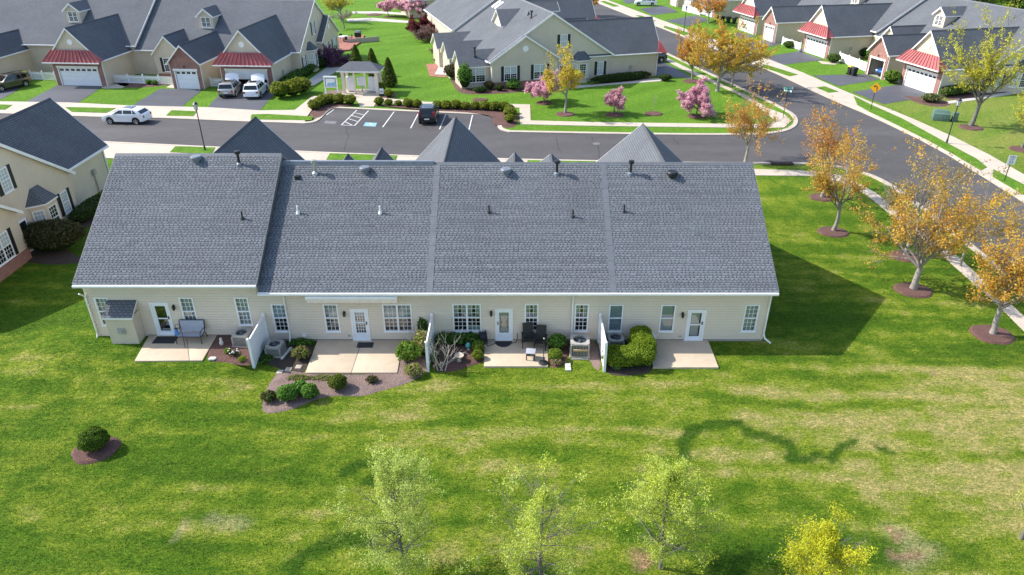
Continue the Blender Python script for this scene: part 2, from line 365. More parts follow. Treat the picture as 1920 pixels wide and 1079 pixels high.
def grass_rgb(x,y,dj=0.0):
    x=np.asarray(x,dtype=float); y=np.asarray(y,dtype=float)
    n1=fbm(x,y,3,0.16,4); n2=fbm(x,y,11,0.9,4)
    wob=(fbm(x,y,19,0.12,3)-0.5)*1.6
    st=fbm(x,y+wob+0.03*x,23,0.8,4,0.10,1.25)                 # mowing bands, long in x
    band=0.5+0.5*np.sin((y+wob*0.8+0.03*x)*2*np.pi/1.15)
    yard=1-smooth(44,62,y)
    right=smooth(4,24,x-0.3*(26-y))*smooth(34,24,y)*0.30+smooth(15,24,x+0.25*(y-24))*smooth(34,27,y)*0.34
    mid=smooth(-15,-4,x)*smooth(31,25,y)*0.12
    dry=(0.18+right+mid)*yard+0.07*(1-yard)
    n3=fbm(x,y,57,0.42,4); n4=fbm(x,y,71,2.1,3,0.7,1.3)
    d=dry+0.08+(n1-0.5)*0.5+(n2-0.5)*0.65+(n3-0.5)*0.4+(st-0.5)*1.2+(n4-0.5)*0.9+(band-0.5)*0.22*yard
    d=d-0.16*smooth(-4,-14,x)*yard-0.14*smooth(28,32,y)*yard
    d=d+dj
    d=np.clip(d,0,1)[...,None]
    lush=np.array([0.068,0.142,0.007]); mid_=np.array([0.170,0.232,0.018]); straw=np.array([0.35,0.305,0.11])
    c=np.where(d<0.5,lush+(mid_-lush)*(d/0.5),mid_+(straw-mid_)*((d-0.5)/0.5)*0.85)
    deep=np.array([0.040,0.092,0.006])
    k=np.clip((0.46-n1)*1.6+(0.44-st)*2.6,0,0.8)[...,None]*(1-0.7*d); c=c*(1-k)+deep*k
    far=smooth(55,66,y)[...,None]; fs=fbm(x*0.8+y*0.6,-x*0.6+y*0.8,31,0.45,4,0.3,1.4)[...,None]
    fc=np.array([0.070,0.175,0.012])*(1-fs)+np.array([0.140,0.270,0.026])*fs
    rt=(smooth(36,46,x)*smooth(92,80,y))[...,None]; fc=fc*(1-rt*fs)+np.array([0.24,0.24,0.06])*rt*fs
    c=c*(1-far)+fc*far
    m=(x>-40)&(x<40)&(y<40)
    if m.any():
        xm,ym=x[m],y[m]; cm=c[m]; j=(fbm(xm,ym,41,2.2,3)-0.5)*0.5
        for pts,w in RINGS_AND_SHADE:
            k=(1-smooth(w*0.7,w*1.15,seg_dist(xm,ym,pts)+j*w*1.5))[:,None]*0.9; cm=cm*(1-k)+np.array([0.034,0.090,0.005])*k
        for pts,w in PALE:
            k=(1-smooth(w*0.2,w*1.4,seg_dist(xm,ym,pts)+j*w*1.6))[:,None]*0.42; cm=cm*(1-k)+np.array([0.36,0.32,0.18])*k
        for pts,w in BARE:
            k=(1-smooth(w*0.3,w*1.4,seg_dist(xm,ym,pts)+j*w*1.6))[:,None]*0.6; cm=cm*(1-k)+np.array([0.36,0.19,0.14])*k
        c[m]=cm
    return c
xs=np.concatenate([[-3000,-800,-300,-160,-110],np.arange(-85,-32,1.0),np.arange(-32,40,0.26),np.arange(40,95,1.0),[120,180,320,900,3000]])
ys=np.concatenate([[-1000,-200,-40,0,6],np.arange(10,46,0.26),np.arange(46,175,0.9),[200,260,420,900,2000,5000]])
X,Y=np.meshgrid(xs,ys); nx,ny=len(xs),len(ys)
V=np.stack([X.ravel(),Y.ravel(),TER(X.ravel(),Y.ravel())],1)
ii=np.arange(nx*ny).reshape(ny,nx); F=np.stack([ii[:-1,:-1].ravel(),ii[:-1,1:].ravel(),ii[1:,1:].ravel(),ii[1:,:-1].ravel()],1)
t=NT('lawn'); a=t.n('ShaderNodeAttribute',attribute_name='Col'); c=a.outputs['Color']
c=t.mix(1.0,c,t.ramp(t.noise(13,6,rough=0.8,stretch=(0.6,1.2,1,0.3)),[(0.32,(0.30,0.42,0.30)),(0.5,(0.95,1.0,0.9)),(0.68,(2.0,1.6,2.3))]),'MULTIPLY')
c=t.mix(1.0,c,t.ramp(t.noise(2.6,5,rough=0.7,stretch=(0.55,1.4,1,0.5)),[(0.3,(0.66,0.76,0.7)),(0.7,(1.34,1.2,1.3))]),'MULTIPLY')
c=t.mix(1.0,c,t.ramp(t.noise(5.5,5,rough=0.75,stretch=(0.7,1.25,1,-0.2)),[(0.32,(0.55,0.66,0.55)),(0.5,(0.97,0.98,0.95)),(0.68,(1.6,1.32,1.9))]),'MULTIPLY')
t.set(Base_Color=c,Roughness=0.9); t.b.inputs['Specular IOR Level'].default_value=0.1; t.bump(t.noise(9,6,rough=0.8),1.0,0.10)
setp(link('lawn_ground',np_mesh('lawn_ground',V,F,'lawn',grass_rgb(V[:,0],V[:,1]))),kind='structure')
# ------------------------------------------------------------------ flat pieces of the setting
def sheet(name,px,z,mat,z0=None,parent=None,world=False):
    poly=px if world else GP(px); mb=MB()
    if z0 is None: mb.face([(p[0],p[1],z) for p in poly])
    else: mb.prism(poly,z0,z)
    o=mb.build(name,mat,parent)
    if parent is None: setp(o,kind='structure')
    return o
def offset(pts,d):
    out=[]
    for i,p in enumerate(pts):
        a=Vector(pts[max(0,i-1)]); b=Vector(pts[min(len(pts)-1,i+1)]); t_=(b-a).normalized(); n=Vector((-t_.y,t_.x)); out.append(tuple(Vector(p)+n*d))
    return out
def refine(pts,it=2):
    for _ in range(it):
        q=[pts[0]]
        for a,b in zip(pts[:-1],pts[1:]):
            q+= [(a[0]*.75+b[0]*.25,a[1]*.75+b[1]*.25),(a[0]*.25+b[0]*.75,a[1]*.25+b[1]*.75)]
        q.append(pts[-1]); pts=q
    return pts
def kerb(name,pts,wd,h=0.12,mat='concrete'):
    """kerb strip: the road edge pts, its body to the left of the direction of travel"""
    b=offset(pts,wd); mb=MB()
    for i in range(len(pts)-1):
        mb.hexa([(*pts[i],0.0),(*pts[i+1],0.0),(*b[i+1],0.0),(*b[i],0.0)],[(*pts[i],h-0.03),(*pts[i+1],h-0.03),(*b[i+1],h),(*b[i],h)])
    return setp(mb.build(name,mat),kind='structure')
# main street: near edge (left to right) then the corner and the side street's near edge
near=refine(GP([(-420,236),(221,268),(392,276),(564,285),(768,293),(944,299),(1139,303),(1300,306),(1470,306),(1540,308),(1600,317),(1660,338),(1730,388),(1787,433),(1900,520),(2080,664)]))
far_l=GP([(-420,206),(0,214),(195,221),(310,223),(450,229),(570,233)])
lot=refine(GP([(570,233),(590,231),(602,224),(612,212),(622,205),(632,204)]),1)+GP([(675,206),(780,211),(880,215)])+refine(GP([(880,215),(926,217),(932,220),(932,238),(938,245),(955,249)]),1)
far_r=refine(GP([(955,249),(1110,252),(1300,255),(1420,254),(1465,250),(1490,241),(1498,229),(1490,215),(1470,204),(1443,190),(1378,160),(1275,112),(1214,82),(1130,42),(1020,-8)]),2)
right_e=refine(GP([(1070,-12),(1104,0),(1200,38),(1294,75),(1430,127),(1556,187),(1634,219),(1754,277),(1858,342),(1920,381),(2100,500)]),1)
# asphalt
sheet('main_street',near+right_e[::-1][:1]+list(reversed(right_e))[1:]+list(reversed(far_r))+list(reversed(lot))+list(reversed(far_l)),0.012,'asphalt',world=True)
K=0.42
kerb('kerb_near',near[::-1],K); kerb('kerb_far',far_l,K); kerb('kerb_lot',lot,K); kerb('kerb_corner',far_r,K); kerb('kerb_side_street',right_e,K)
# concrete pavements
PAVE=[]
def pave(name,px,h=0.05,mat='concrete',world=False):
    poly=px if world else GP(px); PAVE.append(poly); return sheet(name,poly,h,mat,0.0,world=True)
fl=offset(far_l,K-0.02)
pave('pavement_far',fl[:]+GP([(572,226),(587,205),(600,195),(612,190),(645,190),(645,183),(586,182),(553,208),(489,209),(390,203),(250,200),(130,194),(0,192),(-420,182)]),0.10,world=True)
nb=near[:near.index(min(near,key=lambda p:abs(p[0]-8)))+1]
pave('pavement_near',offset(nb[::-1],K-0.02)+[(x,y-4.6) for x,y in nb],0.10,world=True)
pave('path_near',[(1000,312),(1412,318),(1530,322),(1585,331),(1640,362),(1680,392),(1759,450),(1920,595),(2100,758),(2100,790),(1920,622),(1867,569),(1745,461),(1660,395),(1625,366),(1580,343),(1530,331),(1412,330),(1000,322)],0.05)
pave('pavement_mailboxes',[(645,176),(652,172),(706,172),(712,183),(701,201),(675,201),(670,190),(645,190)],0.06)
pave('path_lot',[(712,184),(800,192),(994,197),(995,227),(1110,230),(1340,233),(1430,234),(1455,228),(1440,215),(1420,199),(1385,178),(1340,158),(1290,136),(1240,110),(1225,103),(1236,102),(1300,134),(1352,158),(1400,180),(1440,204),(1470,215),(1484,228),(1470,240),(1440,241),(1340,240),(1110,237),(975,234),(974,203),(800,199),(705,193)],0.05)
ro=offset(right_e,K-0.02)
pave('pavement_side_street',ro+offset(right_e,3.7)[::-1],0.10,world=True)
pave('path_far_house',[(653,121),(621,121),(566,160),(572,164),(590,160)],0.04,'concrete_grey')
pave('path_centre_house',[(1219,148),(1244,148),(1240,153),(1140,160),(1080,166),(1075,162),(1140,156)],0.04,'concrete_grey')
pave('path_right_house',[(1735,183),(1768,192),(1830,183),(1925,168),(1925,173),(1830,188),(1768,197),(1733,188)],0.04,'concrete_grey')
pave('path_garage',[(190,164),(224,156),(250,156),(228,166),(195,167)],0.04); pave('path_garage',[(312,165),(322,159),(333,159),(330,166)],0.04)
pave('path_garage',[(1534,115),(1575,119),(1565,122),(1543,121)],0.04)
pave('far_path',[(650,36),(700,34),(770,40),(770,44),(700,40),(652,41)],0.03,'concrete_grey')
pave('far_path',[(661,22),(720,22),(800,29),(820,30),(820,33),(800,32),(720,26),(661,26)],0.03,'concrete_grey')
# verges on the pavements
def verge(px):
    o=sheet('grass_verge',px,0.13,'verge_grass',0.10)
t=NT('verge_grass'); c=t.ramp(t.noise(1.6,5,rough=0.7),[(0.3,(0.055,0.150,0.012)),(0.7,(0.140,0.250,0.025))])
c=t.mix(1.0,c,t.ramp(t.noise(20,4,rough=0.75),[(0.28,0.6),(0.74,1.4)]),'MULTIPLY'); t.set(Base_Color=c,Roughness=0.9); t.b.inputs['Specular IOR Level'].default_value=0.1; t.bump(t.noise(22,4),0.8,0.05)
for q in ([(-60,196),(24,199),(10,208),(-70,205)],[(123,203),(218,205),(200,214),(135,212)],[(322,209),(370,211),(363,220),(312,219)],[(472,217),(500,216),(588,221),(584,228),(470,226)],
          [(329,277),(404,279),(398,291),(319,288)],[(619,290),(745,294),(742,304),(612,302)],[(990,303),(1116,305),(1140,312),(985,312)],
          [(1203,31),(1230,41),(1219,42),(1191,30)],[(1246,50),(1298,65),(1282,68),(1244,53)],[(1435,123),(1496,142),(1480,145),(1428,128)],[(1530,166),(1546,164),(1572,174),(1553,176)],
          [(1133,3),(1162,13),(1150,14),(1125,4)],[(1600,182),(1632,198),(1690,224),(1770,268),(1830,300),(1850,316),(1838,322),(1790,294),(1740,266),(1680,236),(1630,212),(1607,199)],[(1862,320),(1925,352),(2010,398),(2010,420),(1925,372),(1860,334)]):
    verge(q)
# driveways
for q in ([(112,158),(198,160),(143,195),(46,193)],[(300,167),(381,168),(338,203),(245,200)],[(424,164),(527,163),(487,208),(388,203)],[(-70,160),(52,152),(30,172),(-6,191),(-110,189)],
          [(1219,112),(1219,142),(1300,148),(1262,126),(1236,113)],[(1598,173),(1690,158),(1752,180),(1657,196)],[(1523,142),(1624,140),(1650,150),(1572,162)],[(1430,107),(1500,97),(1545,113),(1468,122)],
          [(1395,81),(1438,75),(1466,83),(1402,97)],[(1384,61),(1420,69),(1390,74),(1372,66)],[(1200,17),(1245,11),(1273,23),(1223,29)],[(1248,39),(1305,29),(1330,38),(1290,50)],[(1166,0),(1192,-6),(1205,2),(1176,8)]):
    sheet('driveway',q,0.02,'asphalt_drive')
# parking marks
def line(p,q,wd=0.11,z=0.016,mat='mark_white',name='parking_line'):
    a,b=Vector(G(*p)),Vector(G(*q)); d=(b-a).normalized(); n=Vector((-d.y,d.x))*wd/2
    mb=MB(); mb.face([(*(a+n),z),(*(b+n),z),(*(b-n),z),(*(a-n),z)]); setp(mb.build(name,mat),kind='structure')
for p,q in (((669,207),(640,235)),((691,208),(665,236)),((739,210),(717.5,239)),((784,214),(770,241)),((836,215),(824,243)),((886,216),(879,245)),((640,235),(665,236)),
            ((664,212),(683,216)),((659,217),(677,222)),((653,223),(672,229)),((647,229),(660,235)),((626,206),(612,216))): line(p,q)
sheet('accessible_bay_square',[(685,230),(707,231),(704,238),(681,237)],0.016,'mark_blue')
mb=MB(); cx,cy=G(694,234)                                   # wheelchair sign painted on the blue square
def stroke(pts,wd=0.09,z=0.0195):
    for a,b in zip(pts[:-1],pts[1:]):
        a,b=Vector((cx+a[0],cy+a[1])),Vector((cx+b[0],cy+b[1])); d=(b-a).normalized(); n=Vector((-d.y,d.x))*wd/2
        mb.face([(*(a+n),z),(*(b+n),z),(*(b-n),z),(*(a-n),z)])
stroke([(-0.05,0.38),(-0.05,-0.02),(0.22,-0.02),(0.30,-0.36),(0.40,-0.36)]); stroke([(-0.05,0.2),(0.18,0.2)],z=0.0205)
stroke([(-0.12,0.10),(-0.27,0.0),(-0.30,-0.2),(-0.15,-0.38),(0.06,-0.38),(0.18,-0.26)],z=0.0215)
stroke([(-0.05,0.44),(-0.05,0.54)],0.12,0.0225)
setp(mb.build('accessible_symbol','mark_white'),kind='structure')
sheet('asphalt_patch',[(610,227),(632,228),(628,233),(607,232)],0.016,'patch_asphalt')
def crack(pts):
    P=refine(GP(pts),1); rr=random.Random(len(pts)); P=[(x+rr.uniform(-.08,.08),y+rr.uniform(-.08,.08)) for x,y in P]; mb=MB(); L=offset(P,0.025); Rr=offset(P,-0.025)
    for i in range(len(P)-1): mb.face([(*L[i],0.0155),(*L[i+1],0.0155),(*Rr[i+1],0.0155),(*Rr[i],0.0155)])
    setp(mb.build('asphalt_crack','crack_dark'),kind='structure')
for q in ([(795,235),(800,242),(808,247)],[(648,236),(650,248),(653,256),(648,268),(647,284)],[(1043,258),(1045,270),(1052,286)],[(1110,256),(1115,268),(1122,276),(1125,298)],[(1262,258),(1272,272)],[(210,264),(330,247),(420,240)],[(1560,230),(1600,262),(1690,290)]): crack(q)
mb=MB(); mb.lathe([(0,0.0),(0.34,0.0),(0.36,-0.002)],(*G(1118,270),0.018),20); setp(mb.build('manhole_cover','patch_asphalt'),kind='structure')
x,y=G(1465,308); mb=MB(); mb.box(x-1.0,x+1.0,y-0.35,y+0.25,0.02,0.135); 
for i in range(9): mb.box(x-0.92+i*0.22,x-0.80+i*0.22,y-0.32,y+0.2,0.135,0.15,1)
setp(mb.build('storm_drain',['iron_rust','crack_dark']),'rusty red storm drain grate in the kerb behind the townhouse row','storm drain')
# ------------------------------------------------------------------ mulch beds and patios
BEDS=[]
def bed(px,mat='mulch',h=0.06,world=False,name='mulch_bed',zz=0.0):
    poly=px if world else GP(px,zz); poly=refine(poly+poly[:1],2)[:-1]; BEDS.append(poly)
    cx=sum(p[0] for p in poly)/len(poly); cy=sum(p[1] for p in poly)/len(poly); mb=MB()
    inn=[(cx+(p[0]-cx)*0.88,cy+(p[1]-cy)*0.88) for p in poly]; n=len(poly)
    for i in range(n):
        j=(i+1)%n; mb.face([(*poly[i],0.006),(*poly[j],0.006),(*inn[j],h),(*inn[i],h)])
    mb.face([(*p,h) for p in inn])
    o=setp(mb.build(name,mat),kind='structure'); o.location.z=zz; return o
def ring(px,r,ry=None,mat='mulch',h=0.10):
    x,y=G(*px); ry=ry or r; rr=random.Random(int(px[0]*7)); P=[(x+r*math.cos(t_)*rr.uniform(.93,1.05),y+ry*math.sin(t_)*rr.uniform(.93,1.05)) for t_ in [2*math.pi*i/18 for i in range(18)]]
    return bed(P,mat,h,True,'mulch_ring')
bed([(407,626),(468,626),(474,686),(455,686),(420,681),(380,680)],'mulch',.09,zz=.33)
bed([(508,637),(597,637),(575,702),(548,700),(520,690),(492,680)],'soil_dark',0.03)
bed([(519,701),(503,722),(496,742),(489,771),(508,777),(556,766),(595,748),(629,742),(677,745),(715,733),(768,719),(802,697),(800,670),(748,660),(744,703),(574,703),(545,694)],'mulch_pale',0.05)
bed([(757,637),(812,637),(806,697),(770,700),(745,703)],'mulch_pale',0.045)
bed([(818,637),(910,637),(908,680),(878,688),(850,698),(806,698)],'mulch')
bed([(1028,637),(1078,637),(1062,676),(1050,690),(1029,690)],'mulch',0.05)
bed([(1068,637),(1122,637),(1128,698),(1112,690),(1105,672),(1070,668)],'mulch_pale',0.03)
bed([(1130,637),(1226,637),(1226,697),(1200,703),(1165,706),(1132,701)],'soil_dark',0.05)
for p,r,ry in (((1562,436),1.13,.95),((1541,371),1.05,.9),((1697,481),1.05,.9),((1712,545),1.15,1.0),((1860,628),1.15,1.05),((181,843),0.98,.92),((1820,240),1.2,1.1),((1918,281),1.2,1.1),((1020,194),.95,.9),((1060,215),1.1,1.0),((1152,216),1.05,1.0),((1225,214),1.05,.9),((1305,219),1.0,.9),((1298,153),1.2,1.2),((900,188),1.0,.7),((702,28),1.6,1.6),((728,32),1.0,1.0)): ring(p,r,ry)
bed([(580,216),(592,200),(612,194),(668,194),(664,199),(628,203),(614,208),(602,222),(588,227)],'mulch',0.13)
bed([(700,199),(704,195),(975,203),(970,240),(945,240),(934,238),(934,216),(790,208)],'mulch',0.13)
bed([(608,182),(604,172),(640,168),(648,172),(642,182)],'mulch_pale',0.05); bed([(712,183),(712,170),(738,172),(744,180),(730,186)],'mulch',0.05)
bed([(845,150),(860,140),(884,168),(940,168),(990,166),(1075,162),(1080,158),(985,173),(900,178),(858,176)],'mulch',0.05)
bed([(1085,163),(1218,140),(1219,150),(1140,157)],'mulch',0.05)
bed([(600,100),(640,112),(660,122),(640,128),(590,124),(566,140),(530,165),(524,160),(560,132)],'mulch',0.05)
bed([(1690,180),(1760,184),(1790,196),(1760,202),(1722,195)],'mulch',0.05)
bed([(1770,176),(1930,156),(1930,168),(1830,183),(1775,190)],'mulch',0.05)
bed([(212,150),(330,150),(325,160),(250,166),(215,162)],'mulch',0.04)
bed([(30,425),(150,480),(160,495),(60,498),(-10,470)],'soil_dark',0.04)
bed([(130,380),(215,375),(190,420),(150,430),(120,420)],'soil_dark',0.04)
bed([(1735,-2),(1735,-4),(1740,-4)],'mulch',0.03) if False else None
sheet('brick_walk',[(-60,530),(0,498),(50,468),(62,476),(8,525),(-50,560)],0.03,'brick_paver',0.0)
PATIOS=[]
def patio(px,joint=None,mat='concrete_patio',zz=0.0):
    P=GP(px,zz); PATIOS.append(P); o=None
    root=bpy.data.objects.new('patio',None); COL.objects.link(root); setp(root,kind='structure')
    # px: far left, far right, near right, near left; joint: fraction of the width at the far and the near edge
    a,b,c,d=[Vector(p) for p in P]; js=[(0,0)]+([joint] if joint else [])+[(1,1)]
    for (f0,n0),(f1,n1) in zip(js[:-1],js[1:]):
        g=0.012; e0=a.lerp(b,f0); e1=a.lerp(b,f1); g0=d.lerp(c,n0); g1=d.lerp(c,n1); u=(b-a).normalized()*g
        if f0>0: e0+=u; g0+=u
        if f1<1: e1-=u; g1-=u
        mb=MB(); mb.prism([tuple(g0),tuple(g1),tuple(e1),tuple(e0)],0.0,0.10); mb.build('slab',mat,root,bevel=0.012); root.location.z=zz
patio([(283,627),(410,627),(380,679),(253,680)],(0.53,0.81),zz=.33); patio([(597,638),(757,638),(745,702),(573,702)],(0.52,0.50)); patio([(908,638),(1028,638),(1027.5,690),(907.5,690)]); patio([(1223,638),(1326,638),(1347,692),(1224,692)])
patio([(826,121),(842,121),(838,142),(815,141)],None,'concrete_grey'); 
sheet('paver_edge',[(799,121),(826,120),(815,142),(838,143),(836,146),(806,144)],0.05,'brick_paver',0.0)
sheet('paver_terrace',[(632,73),(684,68),(675,82),(655,96),(633,98)],0.2,'brick_paver',0.0)
for i,q in enumerate(((525,699),(541,694),(560,689.5))):
    x,y=G(*q); mb=MB(); mb.prism([(x-.16,y-.15),(x+.15,y-.17),(x+.17,y+.14),(x-.14,y+.16)],0.0,0.07)
    setp(mb.build('stepping_stone','stone_tan',bevel=0.02),('stepping stone nearest the white fence beside the second patio','middle stepping stone beside the second patio','stepping stone touching the edge of the second patio')[i],'stepping stone','stepping stones by the second patio')
# ------------------------------------------------------------------ grass blades on the back lawn
rng=np.random.default_rng(5); N=230000
gx=rng.uniform(-31,33,N); gy=rng.uniform(13.5,50,N)
keep=(np.abs(gx)<(gy*0.8746+10.2)*0.735)&(rng.random(N)<np.clip(1.25-gy/70,0.3,1))
keep&=~((gx>-22.4)&(gx<13.5)&(gy>31.9))
for P in BEDS+PATIOS+PAVE: keep&=~inpoly(gx,gy,P)
keep&=~inpoly(gx,gy,near+[(60,200),(-60,200)])
gx,gy=gx[keep],gy[keep]; n=len(gx); base=np.stack([gx,gy,TER(gx,gy)],1)
Vs=[];Cs=[]
for k in range(2):
    c=grass_rgb(gx,gy,rng.normal(0,.28,n)); a_=rng.uniform(0,2*np.pi,n); h_=rng.uniform(0.02,0.055,n); wv=rng.uniform(0.010,0.020,n); ln=rng.uniform(0.02,0.07,n); b_=rng.uniform(0,2*np.pi,n)
    off=np.stack([rng.normal(0,.05,n),rng.normal(0,.05,n),np.zeros(n)],1); dx=np.stack([np.cos(a_)*wv,np.sin(a_)*wv,np.zeros(n)],1)
    tip=np.stack([np.cos(b_)*ln,np.sin(b_)*ln,h_],1)
    Vs.append(np.stack([base+off-dx,base+off+dx,base+off+tip],1)); Cs.append(np.repeat((c*rng.uniform(0.85,1.5,(n,1))*rng.uniform(.9,1.1,(n,3)))[:,None,:],3,1))
V=np.concatenate(Vs).reshape(-1,3); C=np.concatenate(Cs).reshape(-1,3)
setp(link('lawn_grass',np_mesh('lawn_grass',V,np.arange(len(V)).reshape(-1,3),'grass_blade',C)),'short patchy green and straw coloured grass of the back lawn','grass',kind='stuff')
# ================================================================== buildings
class Row:
    """a row of attached houses: s runs along the row from its end wall, d runs back from the front wall, fronts face -d"""
    def __init__(q,name,label,loc,rz,m,D,mat='siding_beige'):
        q.root=thing(name,label,'building',loc,rz); q.m=m; q.D=D; q.mat=mat
        q.P=lambda s,d,z: (m*s,d,z)
    def mb(q): return MB(q.P)
    def body(q,s0,s1,ze,zr,oh=0.42,rake=(0.22,0.22),gut=True,back_wall=True,back_field=None):
        D=q.D; k=(zr-ze)/(D/2+oh); zw=ze+k*oh-0.16; zt=zr-0.16; b=q.mb()
        b.face([(s0,0,0),(s1,0,0),(s1,0,zw),(s0,0,zw)])
        if back_wall: b.face([(s0,D,0),(s1,D,0),(s1,D,zw),(s0,D,zw)])
        for s in (s0,s1): b.face([(s,0,0),(s,D,0),(s,D,zw),(s,D/2,zt),(s,0,zw)])
        b.build('wall',q.mat,q.root)
        a0,a1=s0-rake[0],s1+rake[1]
        b=q.mb(); b.roof((a0,-oh,ze),(a1,-oh,ze),(a1,D/2,zr),(a0,D/2,zr)); r=b.build('roof_slope',['shingle','trim_white'],q.root)
        b=q.mb(); b.roof((a1,D+oh,ze),(a0,D+oh,ze),(a0,D/2,zr),(a1,D/2,zr)); rb=b.build('roof_slope',['shingle','trim_white'],q.root)
        b=q.mb()
        b.hexa([(a0,D/2-.16,zr-.16*k+.012),(a1,D/2-.16,zr-.16*k+.012),(a1,D/2+.16,zr-.16*k+.012),(a0,D/2+.16,zr-.16*k+.012)],[(a0,D/2-.015,zr+.035),(a1,D/2-.015,zr+.035),(a1,D/2+.015,zr+.035),(a0,D/2+.015,zr+.035)])
        b.build('ridge_cap','flashing',q.root)
        if gut:
            for dd,o in ((-oh,-.12),(D+oh,.12)):
                b=q.mb(); b.box(a0,a1,min(dd,dd+o)-(.003 if o<0 else -.003),max(dd,dd+o)-(.003 if o<0 else -.003),ze-.14,ze-.03); b.build('gutter','gutter_white',q.root)
        return r,rb,k
    def window(q,O,A,N,w,h,z,double=False,shutters=False,style='glass_dark',cut=False,style2=None,grid=True):
        """O (s,d) foot of the window's middle on the wall, A along the wall, N outwards"""
        T=lambda a,n,zz: q.P(O[0]+A[0]*a+N[0]*n, O[1]+A[1]*a+N[1]*n, zz)
        t_=0.075; n0,n1=(-0.07,0.045) if cut else (0.004,0.07)
        b=MB(T); b.box(-w/2,-w/2+t_,n0,n1,z,z+h); b.box(w/2-t_,w/2,n0,n1,z,z+h); b.box(-w/2+t_,w/2-t_,n0,n1,z,z+t_); b.box(-w/2+t_,w/2-t_,n0,n1,z+h-t_,z+h)
        bays=[(-w/2+t_,w/2-t_)]
        if double: b.box(-.05,.05,n0,n1-.004,z+t_,z+h-t_); bays=[(-w/2+t_,-.05),(.05,w/2-t_)]
        zm=z+h*0.5
        for x0,x1 in bays: b.box(x0,x1,n0+.01,n1-.012,zm-.03,zm+.03)
        b.box(-w/2-.05,w/2+.05,.004,n1+.03,z-.04,z-.001)
        fr=b.build('window','trim_white',q.root)
        np_=-.03 if cut else .02
        for x0,x1 in bays:
            for z0,z1,st in ((z+t_,zm-.03,style2 or style),(zm+.03,z+h-t_,style)):
                b=MB(T); b.face([(x0,np_,z0),(x1,np_,z0),(x1,np_,z1),(x0,np_,z1)]); b.build('pane','glass' if cut else st,fr)
        if grid:
            b=MB(T)
            for x0,x1 in bays:
                nc=3
                for i in range(1,nc):
                    xx=x0+(x1-x0)*i/nc; b.box(xx-.011,xx+.011,np_-.012,np_+.012,z+t_,z+h-t_)
                for zz0,zz1 in ((z+t_,zm-.03),(zm+.03,z+h-t_)):
                    for i in range(1,3):
                        zz=zz0+(zz1-zz0)*i/3; b.box(x0,x1,np_-.0125,np_+.0125,zz-.011,zz+.011)
            b.build('muntin','trim_white',fr)
        if cut:
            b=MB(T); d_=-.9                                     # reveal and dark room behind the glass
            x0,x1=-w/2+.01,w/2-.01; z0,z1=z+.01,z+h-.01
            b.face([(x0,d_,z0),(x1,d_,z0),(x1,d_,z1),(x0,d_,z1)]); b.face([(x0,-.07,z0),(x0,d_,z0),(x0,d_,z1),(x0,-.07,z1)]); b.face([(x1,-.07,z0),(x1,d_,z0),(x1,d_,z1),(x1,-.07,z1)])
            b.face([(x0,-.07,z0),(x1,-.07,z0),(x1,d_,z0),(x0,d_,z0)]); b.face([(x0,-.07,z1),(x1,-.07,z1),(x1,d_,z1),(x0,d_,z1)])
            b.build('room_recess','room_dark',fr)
            for i,(x0,x1) in enumerate(bays):
                for lo,hi,mt in style[i%len(style)]:
                    b=MB(T); za=z+t_+(h-2*t_)*lo; zb=z+t_+(h-2*t_)*hi
                    if mt=='tie':                                 # tied-back curtains: two triangles with folds
                        xm=(x0+x1)/2; e=(x1-x0)
                        for sg,xa in ((1,x0),(-1,x1)):
                            for j in range(4):
                                u0,u1=j/4,(j+1)/4; pts=[]
                                n_=-.10-(j%2)*.03
                                b.face([(xa+sg*e*.5*u0,n_,zb),(xa+sg*e*.5*u1,-.10-((j+1)%2)*.03,zb),(xa+sg*e*.17*u1,-.10-((j+1)%2)*.03,za),(xa+sg*e*.17*u0,n_,za)])
                        b.build('curtain','curtain',fr)
                    else:
                        b.box(x0+.01,x1-.01,-.13,-.11,za,zb); b.build('blind',mt,fr)
        if shutters:
            for sg in (-1,1):
                b=MB(T); x0,x1=(w/2+.03,w/2+.36) if sg>0 else (-w/2-.36,-w/2-.03)
                b.box(x0,x1,.004,.045,z-.02,z+h+.02)
                for zz in (z,z+h*.5-.03,z+h-.06): b.box(x0+.012,x1-.012,.046,.062,zz+.0,zz+.06)
                b.build('shutter','shutter_black',q.root)
        return fr
    def wing(q,sc,w,df,ze,zr,dback,kind='plain',oh=0.32,foh=0.3,door=None,gable='siding_beige',pent=False,vent=False,open_=0.0):
        """gabled wing reaching forward to d = df; ridge along d"""
        h=w/2; k=(zr-ze)/(h+oh); zw=ze+k*oh-.15; R_=q.root
        for s in (sc-h,sc+h): b=q.mb(); b.box(min(s,s+.15*(1 if s<sc else -1)),max(s,s+.15*(1 if s<sc else -1)),df+.202,0.3,0,zw); b.build('wing_wall',q.mat,R_)
        zsplit=zw
        if door:
            dw,dh=door; b=q.mb()
            for x0,x1,z0,z1 in ((sc-h,sc-dw/2,0,zw),(sc+dw/2,sc+h,0,zw),(sc-dw/2,sc+dw/2,dh,zw)):
                b.box(x0,x1,df-.002,df+.2,z0,z1)
            if gable=='brick': b.face([(sc-h,df,zw),(sc+h,df,zw),(sc,df,zr-.15)])
            b.build('brick_front','brick',R_)
            if gable!='brick':
                b=q.mb(); b.face([(sc-h,df,zw),(sc+h,df,zw),(sc,df,zr-.15)]); b.build('gable_wall',gable,R_)
            b=q.mb(); f=.13
            b.box(sc-dw/2-f,sc-dw/2,df-.05,df-.004,0,dh); b.box(sc+dw/2,sc+dw/2+f,df-.05,df-.004,0,dh); b.box(sc-dw/2-f-.08,sc+dw/2+f+.08,df-.09,df-.004,dh,dh+.22)
            b.build('door_casing','trim_white',R_)
            z0=dh*open_
